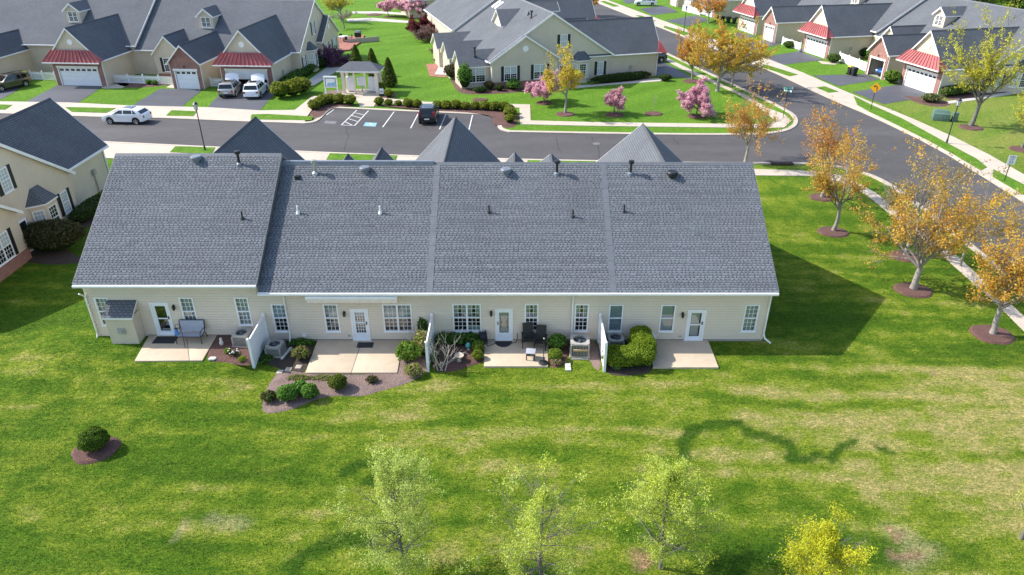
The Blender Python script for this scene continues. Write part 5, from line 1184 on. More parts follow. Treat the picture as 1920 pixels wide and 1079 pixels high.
for i,(p,lab) in enumerate((((670,134),'left of three conical evergreens behind the mailbox shelter'),((700,142),'middle of three conical evergreens behind the mailbox shelter'),((731,162),'right conical evergreen, nearest of three behind the mailbox shelter'))):
    rng=np.random.default_rng(80+i); n=2600; f=rng.random(n)**.8; a_=rng.uniform(0,2*np.pi,n); rr=(1.25*(1-f)**.75+.06)*rng.uniform(.75,1.06,n)*np.where(f<.06,.7,1); P=np.stack([rr*np.cos(a_),rr*np.sin(a_),.15+f*3.9],1)
    Vv,Ff,Cc=leaf_quads(P,.2,rng,palette(rng,n,[(.08,.15,.018),(.14,.20,.026),(.20,.20,.035),(.05,.10,.016)],.25),.8,1.6,np.stack([np.cos(a_),np.sin(a_),np.full(n,.4)],1)); r=thing('evergreen_tree',lab,'tree',(*G(*p),0),0,'conical evergreens behind the mailbox shelter'); r.scale=(.8,.8,.84); link('crown',np_mesh('crown',Vv,Ff,'leaf',Cc),r)
    b=MB(); b.tube((0,0,0),(0,0,3.6),.09,.02,6); b.build('trunk','bark_grey',r); b=MB(); b.lathe([(.3,.1),(.95,.3),(.6,2.0),(.1,3.6)],(0,0,0),10); b.build('inner_crown',MAT['inner_green'] if 'inner_green' in MAT else (simple('inner_green',(.025,.05,.012),.9) and 'inner_green'),r)
# garden of the back patios
shrub('round clipped bush alone in the mulch ring on the left lawn',(181,843),shrub_mesh(90,(.58,.57,.52),[(.08,.15,.014),(.13,.22,.018),(.18,.27,.022),(.06,.11,.014)],6500,.055,2.1,.06),'boxwood')
C_=[((1.25,.75,.62),(1178,668)),]
def lobes(label,parts,pal,seed,n,leaf,name='hedge'):
    Vv=[];Ff=[];Cc=[];k=0;x0,y0=G(*parts[0][0])
    r=thing(name,label,'hedge',(x0,y0,0))
    for i,(p,rad,sq) in enumerate(parts):
        x,y=G(*p); o=link('clipped_lobe',shrub_mesh(seed+i,rad,pal,n,leaf,sq,.035),r); o.location=(x-x0,y-y0,0)
    return r
HG=[(.18,.28,.018),(.25,.35,.022),(.31,.40,.028),(.13,.21,.018)]
lobes('big clipped boxwood wrapped in a C shape round an air conditioner by the last patio',[((1164,686),(.92,.58,.50),3.4),((1197,683),(.74,.70,.56),3.2),((1206,668),(.56,.62,.60),3.2),((1198,655),(.58,.52,.64),3.0)],HG,92,4200,.06)
shrub('leafy green bush at the left end of the mulch bed, leftmost of three',(541,752),shrub_mesh(100,(.42,.4,.42),GRN,1500,.09,2,.3)); shrub('leafy green bush, middle of three at the left end of the mulch bed',(564,741),shrub_mesh(101,(.36,.34,.36),GRN,1100,.09,2,.3)); shrub('leafy green bush, rightmost of three at the left end of the mulch bed',(583,748),shrub_mesh(102,(.36,.34,.38),GRN,1200,.09,2,.3))
shrub('reddish dry bush at the far left corner of the mulch bed',(506,753),shrub_mesh(103,(.36,.3,.26),BRN+GRN[:1],700,.07,2,.3)); shrub('round dark bush in the middle of the mulch bed below the second patio',(635,730),shrub_mesh(104,(.44,.42,.38),BOX+DKG,1500,.065)); shrub('small dry brown tuft on the right of the mulch bed below the second patio',(698,717),shrub_mesh(105,(.27,.25,.16),BRN,350,.06,2,.4))
shrub('yellowing ground cover left on the mulch bed below the second patio',(560,711),shrub_mesh(106,(.5,.22,.08),TAN+LIM,600,.06,2,.4)); shrub('yellowing ground cover along the near edge of the second patio',(606,711),shrub_mesh(107,(.75,.2,.07),TAN+LIM,800,.06,2,.4))
shrub('large leafy green bush at the right edge of the second patio',(768,677),shrub_mesh(108,(.62,.5,.52),GRN+LIM,2400,.10,2,.3)); shrub('tall tan ornamental grass clump against the white fence by the second patio',(794,668),shrub_mesh(109,(.40,.40,.72),TAN+LIM,1500,.09,2,.4)); shrub('small pointed evergreen against the wall behind the tan grass',(795,641),shrub_mesh(110,(.28,.26,.75),DKG+GRN,900,.07,2,.2))
shrub('yellow green clump at the lower right end of the second patio bed',(776,704),shrub_mesh(111,(.42,.36,.28),LIM+TAN,1000,.08,2,.4)); shrub('brown yellow bush at the left edge of the second patio',(566,673),shrub_mesh(112,(.42,.38,.32),BRN+TAN+LIM,1000,.07,2,.4)); shrub('low green ground cover against the wall left of the second patio',(565,646),shrub_mesh(113,(.6,.28,.14),GRN,900,.06,2,.4)); shrub('dark green ground cover beside the white fence and air conditioner',(500,668),shrub_mesh(114,(.4,.8,.10),GRN+DKG,1200,.06,2,.4))
for i,x_ in enumerate((832,848,866,884)): shrub('dark leafy perennial against the wall left of the third patio, %s from the left'%names[i],(x_,647),shrub_mesh(115+i,(.36,.26,.34),DKG+GRN,700,.11,2,.4),'perennial','perennials under the third double window')
shrub('lower yellow green boxwood ball at the left edge of the third patio',(896,675),shrub_mesh(120,(.30,.28,.28),LIM+BOX,1000,.06)); shrub('upper boxwood ball at the left edge of the third patio',(896,660),shrub_mesh(121,(.32,.30,.33),BOX+GRN,1000,.06)); shrub('small green shrub at the wall beside the hose reel',(897,646),shrub_mesh(122,(.3,.26,.25),GRN,600,.07)); shrub('low green plant at the foot of the white fence by the bare shrub',(815,676),shrub_mesh(123,(.22,.3,.2),GRN+DKG,500,.07,2,.4))
shrub('leafy green bush at the wall right of the two wicker chairs',(1045,655),shrub_mesh(124,(.44,.40,.42),GRN,1500,.09,2,.3)); shrub('lime green ball shrub at the right edge of the third patio',(1040,676),shrub_mesh(125,(.36,.34,.34),LIM,1300,.06)); shrub('dry twiggy clump in front of the lime green ball shrub',(1043,684),shrub_mesh(126,(.24,.22,.16),TAN,350,.06,2,.4))
shrub('variegated sprig at the foot of the big C shaped hedge',(1156,694),shrub_mesh(127,(.2,.16,.16),GRN+[(.4,.45,.3)],350,.06,2,.4))
shrub('lime green ball plant left of the daffodils',(428,663),shrub_mesh(128,(.17,.17,.15),LIM,450,.05)); shrub('lime green ball plant right of the daffodils',(455,678),shrub_mesh(129,(.18,.18,.14),LIM,450,.05))
# daffodils: upright blades and white flowers
rng=np.random.default_rng(4); r=thing('daffodil_clump','white daffodils with dark green blades in the first mulch bed','flowers',(*G(441,669,.36),.38)); b=MB()
for i in range(60):
    a_,l_,h_=rng.uniform(0,6.28),rng.uniform(.1,.36),rng.uniform(.18,.4); x0,y0=rng.normal(0,.09),rng.normal(0,.09); p=(x0+math.cos(a_)*l_,y0+math.sin(a_)*l_,h_); b.face([(x0-.015,y0,.02),(x0+.015,y0,.02),(x0+(p[0]-x0)*.5+.012,y0+(p[1]-y0)*.5,h_*.8),p,(x0+(p[0]-x0)*.5-.012,y0+(p[1]-y0)*.5,h_*.8)])
b.build('blades','inner_green',r)
for i in range(10):
    a_,l_=rng.uniform(0,6.28),rng.uniform(.05,.32); b=MB(); b.lathe([(0,-.02),(.05,0),(.025,.02),(0,.05)],(math.cos(a_)*l_,math.sin(a_)*l_*.8,rng.uniform(.3,.42)),6); b.build('flower','stone_white',r)
# bare white-stemmed shrub
def bare_shrub(label,px,seed,h,stems,bark='bark_white'):
    rng=np.random.default_rng(seed); w=Wood(); tips=[]
    for i in range(stems):
        a_=rng.uniform(0,6.28); d=np.array([math.cos(a_)*.22+(.1 if i%2 else -.12),math.sin(a_)*.15,1.]); d/=np.linalg.norm(d); grow(w,rng,np.array([(i-stems/2)*.12,0,0.]),d,h*.72,.028,1,4,tips,(0,4,3,2),.6,.05,.07)
    V_,F_=w.arrays(); o=link('bare_shrub',np_mesh('bare_shrub',V_,F_,bark)); o.location=(*G(*px),0); return setp(o,label,'shrub')
bare_shrub('bare white stemmed shrub in the bed right of the middle white fence',(830,696),5,2.0,4)
bare_shrub('bare twigs sticking up from the bush beside the middle white fence',(780,668),6,1.5,3,'bark')
# left neighbour's shrubs
shrub('large loose brown green bush before the left house',(105,470),shrub_mesh(130,(1.85,1.2,1.0),[(.06,.075,.022),(.10,.10,.035),(.13,.10,.05),(.05,.06,.02)],5200,.11,2.6,.16)); hedge('dark hedge along the garage wall of the left house',(146,425),(196,385),1.2,1.0,DKG,131,.10,2600)
# right house planting
hedge('loose yellow green hedge along the end wall of the right row',(1765,183),(1850,172),1.3,1.2,LIM+BRN+GRN,132,.16,1500); hedge('brown and green planting along the end wall of the right row at the edge',(1860,172),(1925,158),1.2,1.0,BRN+LIM,133,.15,1000)
shrub('low mixed planting at the corner of the nearest red roofed garage',(1745,192),shrub_mesh(134,(1.2,.9,.45),GRN+BRN+TAN,700,.13,2,.3)); shrub('round green bush between the open garage and the nearest red roofed garage',(1670,156),shrub_mesh(135,(1.0,1.0,.8),GRN+LIM,800,.14)); shrub('bush beside the second red roofed garage on the right',(1562,118),shrub_mesh(136,(1.0,.8,.6),GRN+BRN,700,.14)); shrub('green shrub behind the solid white fence on the right',(1632,120),shrub_mesh(137,(.8,.8,1.2),GRN,900,.15)); shrub('dark shrub behind the solid white fence on the right',(1618,108),shrub_mesh(138,(.9,.9,.7),DKG,700,.15)); shrub('bush at the white fence farther up the side street',(1478,90),shrub_mesh(139,(.9,.7,.5),BRN+GRN,600,.14))
shrub('small green tuft before the far left picket fence',(280,159),shrub_mesh(140,(.35,.3,.3),GRN,300,.12)); shrub('small green tuft right of another before the far left picket fence',(291,160),shrub_mesh(141,(.35,.3,.28),GRN,300,.12))
for i,p in enumerate(((838,112),(826,118),(818,100))): shrub(('flowering bed plants beside the sunrooms, nearest','flowering bed plants beside the sunrooms, middle','green plants beside the sunrooms, farthest')[i],p,shrub_mesh(142+i,(1.1,.7,.35),GRN+TAN+[(.3,.1,.1)],500,.14,2,.3))
# far wood at the top right
rng=np.random.default_rng(9); n=26000; P=np.stack([rng.uniform(62,190,n),rng.uniform(150,200,n),np.zeros(n)],1); hh=5+4*fbm(P[:,0],P[:,1],5,.12,3); P[:,2]=hh*rng.random(n)**.5
Vv,Ff,Cc=leaf_quads(P,.9,rng,palette(rng,n,[(.06,.075,.02),(.10,.11,.03),(.13,.12,.04),(.045,.06,.02)],.3),0,1.3); setp(link('far_wood',np_mesh('far_wood',Vv,Ff,'leaf',Cc)),'olive green wood beyond the roofs at the top right','wood',kind='stuff')
# ================================================================== vehicles
def suv(name,label,paint,loc,rz,L=4.6,W=1.86,H=1.68,hood_open=False,cat='car',group=None,taillights='low',fastback=False):
    r=thing(name,label,cat,loc,rz,group); k=L/4.6; hw=W/2
    def arch(cx,rad,n=9): return [(cx+rad*math.cos(a),.36+rad*math.sin(a)) for a in [math.pi*i/(n-1) for i in range(n)]]
    bottom=[(-2.24*k,.34)]
    prof=[(2.22*k,.30)]+[(2.29*k,.50),(2.27*k,.72),(2.10*k,.90),(1.55*k,1.0),(.98*k,1.06),(-1.2*k,1.08),(-2.16*k,1.06),(-2.27*k,.92),(-2.29*k,.6),(-2.24*k,.34)]
    rear=[(x,z) for x,z in arch(-1.40*k,.42)][::-1]; front=[(x,z) for x,z in arch(1.42*k,.42)][::-1]
    poly=prof+[(rear[0][0],.30)]+rear+[(rear[-1][0],.27),(front[0][0],.27)]+front+[(front[-1][0],.30)]
    b=MB(); lay=[(-hw,.0),(-hw+.0,.0)]
    def inset(x,z,y): return x
    ys=(-hw,hw); n=len(poly)
    def pt(x,z,y): 
        taper=1-.06*max(0,(abs(x)-1.6*k)/(.7*k)); tz=1-.035*max(0,(z-.75)/.35); return (x,y*taper*tz,z)
    b.face([pt(x,z,-hw) for x,z in poly]); b.face([pt(x,z,hw) for x,z in poly][::-1])
    for i in range(n):
        (x0,z0),(x1,z1)=poly[i],poly[(i+1)%n]; b.face([pt(x0,z0,-hw),pt(x0,z0,hw),pt(x1,z1,hw),pt(x1,z1,-hw)])
    b.build('body',paint,r,bevel=.05)
    cab=[(-2.12*k,1.05),(-1.86*k,H-.10),(-1.70*k,H-.02),(-.6*k,H),(.12*k,H-.03),(.34*k,H-.10),(1.08*k,1.04)]
    if fastback: cab=[(-2.14*k,1.05),(-1.72*k,H-.22),(-1.25*k,H-.07),(-.5*k,H),(.05*k,H-.02),(.30*k,H-.09),(1.12*k,1.04)]
    def cw(z): return hw*.955-(z-1.04)*.29
    b=MB(); m=len(cab)
    b.face([(x,-cw(z),z) for x,z in cab]); b.face([(x,cw(z),z) for x,z in cab][::-1])
    for i in range(m):
        (x0,z0),(x1,z1)=cab[i],cab[(i+1)%m]; b.face([(x0,-cw(z0),z0),(x0,cw(z0),z0),(x1,cw(z1),z1),(x1,-cw(z1),z1)])
    cabin=b.build('cabin',paint,r,bevel=.04)
    g=.012
    def lerp(a,c,f): return a+(c-a)*f
    (xa,za),(xb,zb)=cab[-1],cab[-2]                              # windscreen
    f0,f1=.06,.98; q=[(lerp(xa,xb,f0)+g,lerp(za,zb,f0)+g),(lerp(xa,xb,f1)+g,lerp(za,zb,f1)+g)]
    b=MB(); b.face([(q[0][0],-cw(q[0][1])+.07,q[0][1]),(q[0][0],cw(q[0][1])-.07,q[0][1]),(q[1][0],cw(q[1][1])-.09,q[1][1]),(q[1][0],-cw(q[1][1])+.09,q[1][1])]); b.build('windscreen','glass_car',cabin)
    (xa,za),(xb,zb)=cab[0],cab[1]; q=[(lerp(xa,xb,.12)-g,lerp(za,zb,.12)+.0),(lerp(xa,xb,.92)-g,lerp(za,zb,.92))]
    b=MB(); b.face([(q[0][0],-cw(q[0][1])+.10,q[0][1]),(q[0][0],cw(q[0][1])-.10,q[0][1]),(q[1][0],cw(q[1][1])-.09,q[1][1]),(q[1][0],-cw(q[1][1])+.09,q[1][1])]); b.build('rear_window','glass_car',cabin)
    for sg in (-1,1):
        z0,z1=1.10,H-.16
        for xs_ in (((-1.88*k,-1.72*k),(-1.25*k,-1.20*k)) if not fastback else ((-1.62*k,-1.30*k),(-1.22*k,-1.20*k)),((-1.14*k,-1.10*k),(-.20*k,-.20*k)),((-.10*k,-.10*k),(.86*k,.26*k))):
            (l0,l1),(r0,r1)=xs_; b=MB(); b.face([(l0,sg*(cw(z0)+.006),z0),(r0,sg*(cw(z0)+.006),z0),(r1,sg*(cw(z1)+.006),z1),(l1,sg*(cw(z1)+.006),z1)]); b.build('side_window','glass_car',cabin)
        b=MB(); b.box(.72*k,.88*k,sg*(hw+.16),sg*(hw-.06),1.02,1.18); b.build('mirror',paint,r,bevel=.03)
        b=MB(); zt=.72 if taillights=='low' else .98; b.box(-2.305*k,-2.16*k,sg*(hw-.32),sg*(hw-.085),zt,zt+(.22 if taillights=='low' else .42)); b.build('taillight','lamp_red',r,bevel=.02)
        b=MB(); b.box(2.08*k,2.28*k,sg*(hw-.42),sg*(hw-.10),.70,.84); b.build('headlight','lamp_clear',r,bevel=.03)
        if fastback: z1=H-.16
        else: b=MB(); b.box(-1.6*k,.2*k,sg*(cw(H)-.10),sg*(cw(H)-.05),H-.0,H+.045); b.build('roof_rail','plastic_black',r)
        for xw in (1.42*k,-1.40*k):
            w_=MB(); y0=sg*(hw-.20); y1=sg*(hw+.005)
            ts=[2*math.pi*i/18 for i in range(18)]
            wr=bpy.data.objects.new('wheel',None); COL.objects.link(wr); wr.parent=r; wr.location=(xw,0,.355)
            b=MB(); R0,R1=.355,.235
            for i in range(18):
                a,c=ts[i],ts[(i+1)%18]; f=lambda rr,t_,y: (rr*math.cos(t_),y,rr*math.sin(t_))
                b.face([f(R0,a,y0),f(R0,c,y0),f(R0,c,y1),f(R0,a,y1)]); b.face([f(R0,a,y1),f(R0,c,y1),f(R1,c,y1),f(R1,a,y1)]); b.face([f(R0,a,y0),f(R0,c,y0),(0,y0,0)])
            b.build('tyre','tyre',wr)
            b=MB(); yi=y1-sg*.03
            for i in range(18):
                a,c=ts[i],ts[(i+1)%18]; b.face([f(R1,a,y1),f(R1,c,y1),f(R1-.03,c,yi),f(R1-.03,a,yi)])
            for i in range(5):
                a=2*math.pi*i/5+.3; d_=(math.cos(a),math.sin(a)); nn=(-d_[1]*.035,d_[0]*.035); b.face([(nn[0],yi,nn[1]),(-nn[0],yi,-nn[1]),(d_[0]*.215-nn[0]*1.3,yi,d_[1]*.215-nn[1]*1.3),(d_[0]*.215+nn[0]*1.3,yi,d_[1]*.215+nn[1]*1.3)])
            for i in range(18): a,c=ts[i],ts[(i+1)%18]; b.face([(0,yi-sg*.03,0),f(R1-.02,a,yi-sg*.03),f(R1-.02,c,yi-sg*.03)],1)
            b.build('rim',['rim','plastic_black'],wr)
    b=MB(); b.box(-2.325*k,-2.27*k,-.26,.26,.60,.72); b.build('number_plate','sign_white',r)
    b=MB(); b.box(-2.335*k,-2.24*k,-hw*.86,hw*.86,.36,.52); b.box(2.22*k,2.32*k,-hw*.7,hw*.7,.36,.55); b.build('bumper','plastic_black' if paint!='paint_white' else 'paint_white',r,bevel=.02)
    b=MB(); b.box(-1.0*k,-.05*k,-.45,.45,H-.03,H+.008); b.build('sunroof','glass_car',r)
    if hood_open:
        b=MB(); n=6; 
        for i in range(n):
            y0,y1=-hw*.84+2*hw*.84*i/n,-hw*.84+2*hw*.84*(i+1)/n; bul=lambda y: .10*(1-(y/(hw*.84))**2); le=lambda y: 1.22*(1-.10*(y/(hw*.84))**2)
            A=(1.02*k-0,y0,1.09+bul(y0)); B_=(1.02*k,y1,1.09+bul(y1)); ca,sa=math.cos(R(52)),math.sin(R(52))
            E=lambda y: (1.02*k+le(y)*ca-bul(y)*sa, y, 1.09+le(y)*sa+bul(y)*ca)
            b.face([A,B_,E(y1),E(y0)]); b.face([(A[0]+.04,A[1],A[2]-.03),(B_[0]+.04,B_[1],B_[2]-.03),(E(y1)[0]+.05,y1,E(y1)[2]-.03),(E(y0)[0]+.05,y0,E(y0)[2]-.03)])
        b.build('hood','paint_white' if paint!='paint_black' else paint,r)
        b=MB(); b.box(1.1*k,2.0*k,-hw*.78,hw*.78,.98,1.035); b.build('engine','plastic_black',r)
    return r
x,y=G(240,230); suv('suv','white hatchback suv driving on the main street','paint_white',(x,y+.1,0),R(176.5),4.5,1.86,1.6,fastback=True)
x,y=G(432,178); suv('suv','silver suv with raised hood parked left in the far driveway','paint_silver',(x,y+.4,0),R(96),4.7,hood_open=True)
x,y=G(486,178); suv('suv','white suv with raised hood parked right in the far driveway','paint_white',(x-.25,y-.1,0),R(93),4.7,hood_open=True)
x,y=G(804,226); suv('suv','black suv parked nose to the boxwoods in the parking lot','paint_black',(x,y+.3,0),R(90.5),4.5,1.84,taillights='high')
x,y=G(14,168); suv('suv','dark olive suv in the driveway at the left edge','paint_olive',(x,y+.6,0),R(-118),4.8)
x,y=G(1210,11); suv('suv','white suv in the driveway at the top edge','paint_white',(x,y,0),R(172),4.7)
x,y=G(1224,119); suv('suv','dark navy suv half hidden behind the garage of the centre house','paint_navy',(x-.3,y+1.0,0),R(195),4.6)
x,y=G(1160,54); suv('car','pale blue car roof showing above the centre house roof','paint_pale',(x,y,0),R(190),4.4)
p=C.root; x=cx_+Yl[0]*1.75+(-.216*10.3); y=cy_+Yl[1]*1.75+.976*10.3; suv('car','blue car standing inside the open brick garage on the right','paint_blue',(x,y,.03),R(12.5+180),4.0,1.7,1.5)
# ================================================================== street furniture
def street_lamp(label,px,h=4.2):
    r=thing('street_lamp',label,'street lamp',(*G(*px),0),0,'black post top street lamps')
    b=MB(); b.lathe([(.14,0),(.14,.06),(.10,.12),(.085,.5),(.055,.55),(.045,h-.7)],(0,0,0),10); b.build('post','metal_black',r,smooth=True)
    b=MB(); b.lathe([(.05,h-.7),(.13,h-.66),(.13,h-.62)],(0,0,0),8); b.lathe([(.26,h-.12),(.23,h-.09),(.1,h+.05),(.03,h+.1),(0,h+.2)],(0,0,0),8); b.build('lamp_cap','metal_black',r)
    b=MB(); b.lathe([(.12,h-.62),(.2,h-.13)],(0,0,0),8); b.build('lamp_glass','lamp_glass',r)
    b=MB()
    for i in range(4): a=math.pi/4+i*math.pi/2; b.tube((.125*math.cos(a),.125*math.sin(a),h-.63),(.215*math.cos(a),.215*math.sin(a),h-.12),.012,.012,4)
    b.build('lamp_frame','metal_black',r)
street_lamp('black street lamp on the verge left of centre behind the left roof',(385,284),4.5); street_lamp('black street lamp on the right verge beside the green utility boxes',(1774,271),4.3); street_lamp('black street lamp on the far verge in front of the far driveways',(1282,61),4.2)
def text_mesh(s,size,mat):
    c=bpy.data.curves.new('lettering','FONT'); c.body=s; c.size=size; c.align_x='CENTER'; c.align_y='CENTER'; c.extrude=.002
    o=bpy.data.objects.new('lettering',c); COL.objects.link(o); dg=bpy.context.evaluated_depsgraph_get(); me=bpy.data.meshes.new_from_object(o.evaluated_get(dg)); bpy.data.objects.remove(o); bpy.data.curves.remove(c)
    me.materials.clear(); me.materials.append(MAT[mat]); return me
def post(r,h,rad=.035):
    b=MB(); b.tube((0,0,0),(0,0,h),rad,rad,8); return b.build('post','metal_black',r)
# speed limit sign
r=thing('speed_limit_sign','white speed limit sign on a black post at the right edge','sign',(*G(1882,342),0),R(-6)); post(r,2.35)
b=MB(); b.box(-.31,.31,-.055,-.037,1.55,2.32); b.build('sign_panel','sign_white',r)
for s_,z,sz in (('SPEED',2.18,.17),('LIMIT',2.0,.17),('25',1.74,.36)):
    o=link('lettering',text_mesh(s_,sz,'metal_black'),r); o.location=(0,-.060,z); o.rotation_euler=(math.pi/2,0,0)
# yellow diamond with a bent arrow
r=thing('curve_warning_sign','orange yellow diamond warning sign on a black post by the side street','sign',(*G(1632,207),0),R(-25)); post(r,2.55)
b=MB(); e=.56; b.hexa([(0,-.055,1.9-0),(e,-.055,1.9+e),(e,-.037,1.9+e),(0,-.037,1.9)],[(-e,-.055,1.9+e),(0,-.055,1.9+2*e),(0,-.037,1.9+2*e),(-e,-.037,1.9+e)]); b.build('sign_panel','sign_yellow',r)
b=MB(); z=1.9+e
def bar(p,q_,w_=.09,y=-.060):
    d=Vector((q_[0]-p[0],q_[1]-p[1])).normalized(); n=Vector((-d.y,d.x))*w_/2; b.face([(p[0]+n.x,y,z+p[1]+n.y),(q_[0]+n.x,y,z+q_[1]+n.y),(q_[0]-n.x,y,z+q_[1]-n.y),(p[0]-n.x,y,z+p[1]-n.y)])
bar((.14,-.3),(.14,.02)); bar((.14,.02),(.04,.16),y=-.0605); bar((.04,.16),(-.12,.16),y=-.061); b.face([(-.10,-.0615,z+.30),(-.10,-.0615,z+.02),(-.28,-.0615,z+.16)]); b.build('arrow','iron_rust',r)
# street name blades
r=thing('street_name_sign','two green street name blades on a black post at the corner','sign',(*G(1468,221),0)); post(r,3.2)
for z,a,w_ in ((3.0,R(2),1.0),(2.72,R(-78+40),.8)):
    o=bpy.data.objects.new('name_blade',None); b=MB(); b.box(-w_/2,w_/2,-.012,.012,z,z+.24); nb_=b.build('name_blade','sign_green',r); nb_.rotation_euler=(0,0,a); bpy.data.objects.remove(o)
    b=MB(); b.box(-w_/2,-w_/2+.10,-.017,-.0125,z+.02,z+.22); b.box(w_/2-.16,w_/2,-.017,-.0125,z+.02,z+.22); b.box(-w_/2+.16,w_/2-.24,-.017,-.0125,z+.09,z+.15); b.build('lettering','sign_white',nb_)
# accessible parking sign
r=thing('accessible_parking_sign','small white and black accessible parking sign beside the mailbox shelter','sign',(*G(717,190),0)); post(r,1.5)
b=MB(); b.box(-.24,.24,-.05,-.037,.85,1.45); b.build('sign_panel','sign_white',r); b=MB(); b.box(-.30,.30,-.0365,.03,.55,1.55); b.build('backing','metal_black',r)
b=MB(); z=1.12; bar((-.02,.18),(-.02,-.02),.06,-.052); bar((-.02,-.02),(.10,-.02),.06,-.0525); bar((.10,-.02),(.13,-.16),.06,-.053); bar((-.07,.06),(-.12,-.10),.05,-.0535); bar((-.12,-.10),(.0,-.18),.05,-.054); b.build('symbol','metal_black',r)
# mailbox shelter
x,y=G(678,177); r=thing('mailbox_shelter','open shelter with hip roof, cream columns and three white mailbox cabinets','shelter',(x,y+.9,0),R(-3))
b=MB(); b.prism([(-2.3,-1.5),(2.3,-1.5),(2.3,1.2),(-2.3,1.2)],0,.10); b.build('plinth','concrete',r)
for sx in (-2.0,2.0):
    for sy in (-.9,.9):
        b=MB(); b.box(sx-.16,sx+.16,sy-.16,sy+.16,.1,2.5); b.box(sx-.2,sx+.2,sy-.2,sy+.2,.1,.3); b.box(sx-.2,sx+.2,sy-.2,sy+.2,2.36,2.5); b.build('column','stone_tan' if False else 'awning_cloth',r)
for sx in (-.68,.62):
    b=MB(); b.box(sx-.09,sx+.09,-.98,-.8,.1,2.5); b.build('column','awning_cloth',r)
b=MB(); b.box(-2.2,2.2,-1.08,-.72,2.5,2.75); b.box(-2.2,2.2,.72,1.08,2.5,2.75); b.box(-2.2,-1.84,-.72,.72,2.5,2.75); b.box(1.84,2.2,-.72,.72,2.5,2.75); b.build('beam','trim_white',r)
b=MB(); e=[(-2.55,-1.42),(2.55,-1.42),(2.55,1.42),(-2.55,1.42)]; z0,z1=2.78,3.62; ra,rb=(-1.25,0,z1),(1.25,0,z1)
b.roof((*e[0],z0),(*e[1],z0),rb,ra); b.roof((*e[2],z0),(*e[3],z0),ra,rb); b.roof((*e[1],z0),(*e[2],z0),rb,rb); b.roof((*e[3],z0),(*e[0],z0),ra,ra); b.build('hip_roof',['shingle','trim_white'],r)
for i,sx in enumerate((-1.33,-.02,1.3)):
    z0=.1 if i!=1 else .75; b=MB(); b.box(sx-.48,sx+.48,-.3,.2,z0+.1,1.85); cb=b.build('mailbox_cabinet','sign_white',r,bevel=.02)
    if i==1: b=MB(); b.box(sx-.07,sx+.07,-.12,.05,.1,.849); b.build('pedestal','stone_white',r)
    for c_ in range(3):
        for k in range(5):
            b=MB(); x0=sx-.44+c_*.295; zz=z0+.18+k*((1.85-z0-.22)/5); b.box(x0,x0+.28,-.315,-.301,zz,zz+((1.85-z0-.22)/5)-.03); b.build('mailbox_door','vinyl_white',cb)
# notice board
x,y=G(623,181); r=thing('notice_board','white framed notice board with pale blue poster left of the mailbox shelter','notice board',(x,y,0),R(-3))
for sx in (-.72,.72): b=MB(); b.box(sx-.07,sx+.07,-.06,.06,0,2.15); b.build('post','trim_white',r)
b=MB(); b.box(-.80,.80,-.09,.09,2.15,2.33); b.build('header','trim_white',r); b=MB(); b.box(-.65,.65,-.05,.05,1.0,1.08); b.build('bottom_rail','trim_white',r)
b=MB(); b.box(-.65,.65,-.03,.03,1.08,2.149); b.build('board','vent_grey',r)
b=MB(); b.box(-.55,.55,-.045,-.0305,1.14,2.05); b.build('poster','sign_white',r); b=MB(); b.face([(-.42,-.047,1.2),(.5,-.047,1.2),(.5,-.047,1.72),(.1,-.047,1.55),(-.2,-.047,1.6),(-.42,-.047,1.45)]); b.build('poster_picture','sheet_blue',r)
# bins
def bin_(label,px,lid='plastic_black',dx=0,dy=0,world=None,group='wheeled bins'):
    x,y=world or G(*px); r=thing('wheeled_bin',label,'bin',(x+dx,y+dy,0),random.uniform(0,6),group)
    b=MB(); b.hexa([(-.22,-.24,.08),(.22,-.24,.08),(.22,.24,.08),(-.22,.24,.08)],[(-.30,-.34,1.0),(.30,-.34,1.0),(.30,.32,1.0),(-.30,.32,1.0)]); b.build('bin_body','plastic_black',r,bevel=.03)
    b=MB(); b.hexa([(-.32,-.36,1.003),(.32,-.36,1.003),(.32,.36,1.003),(-.32,.36,1.003)],[(-.27,-.3,1.10),(.27,-.3,1.10),(.27,.32,1.12),(-.27,.32,1.12)]); b.build('lid',lid,r,bevel=.02)
    for sx in (-.24,.24): b=MB(); b.tube((sx-.04,.26,.11),(sx+.04,.26,.11),.11,.11,12); b.build('wheel','tyre',r)
    b=MB(); b.tube((-.25,.38,.98),(.25,.38,.98),.02,.02,6); b.build('handle','plastic_black',r)
simple('lid_yellow',(.62,.55,.05),.5)
bin_('black bin with yellow lid beside the dark olive suv',(50,151),'lid_yellow'); bin_('black bin behind the dark olive suv',(42,150)); bin_('black bin with yellow lid standing on the right driveway',(1593,140),'lid_yellow'); bin_('all black bin standing on the right driveway',(1600,143))
for i in range(5): bin_('black bin in the row beside the third red roofed garage, %s from the left'%names[i],None,world=G(1343+i*11,41+i*1.2))
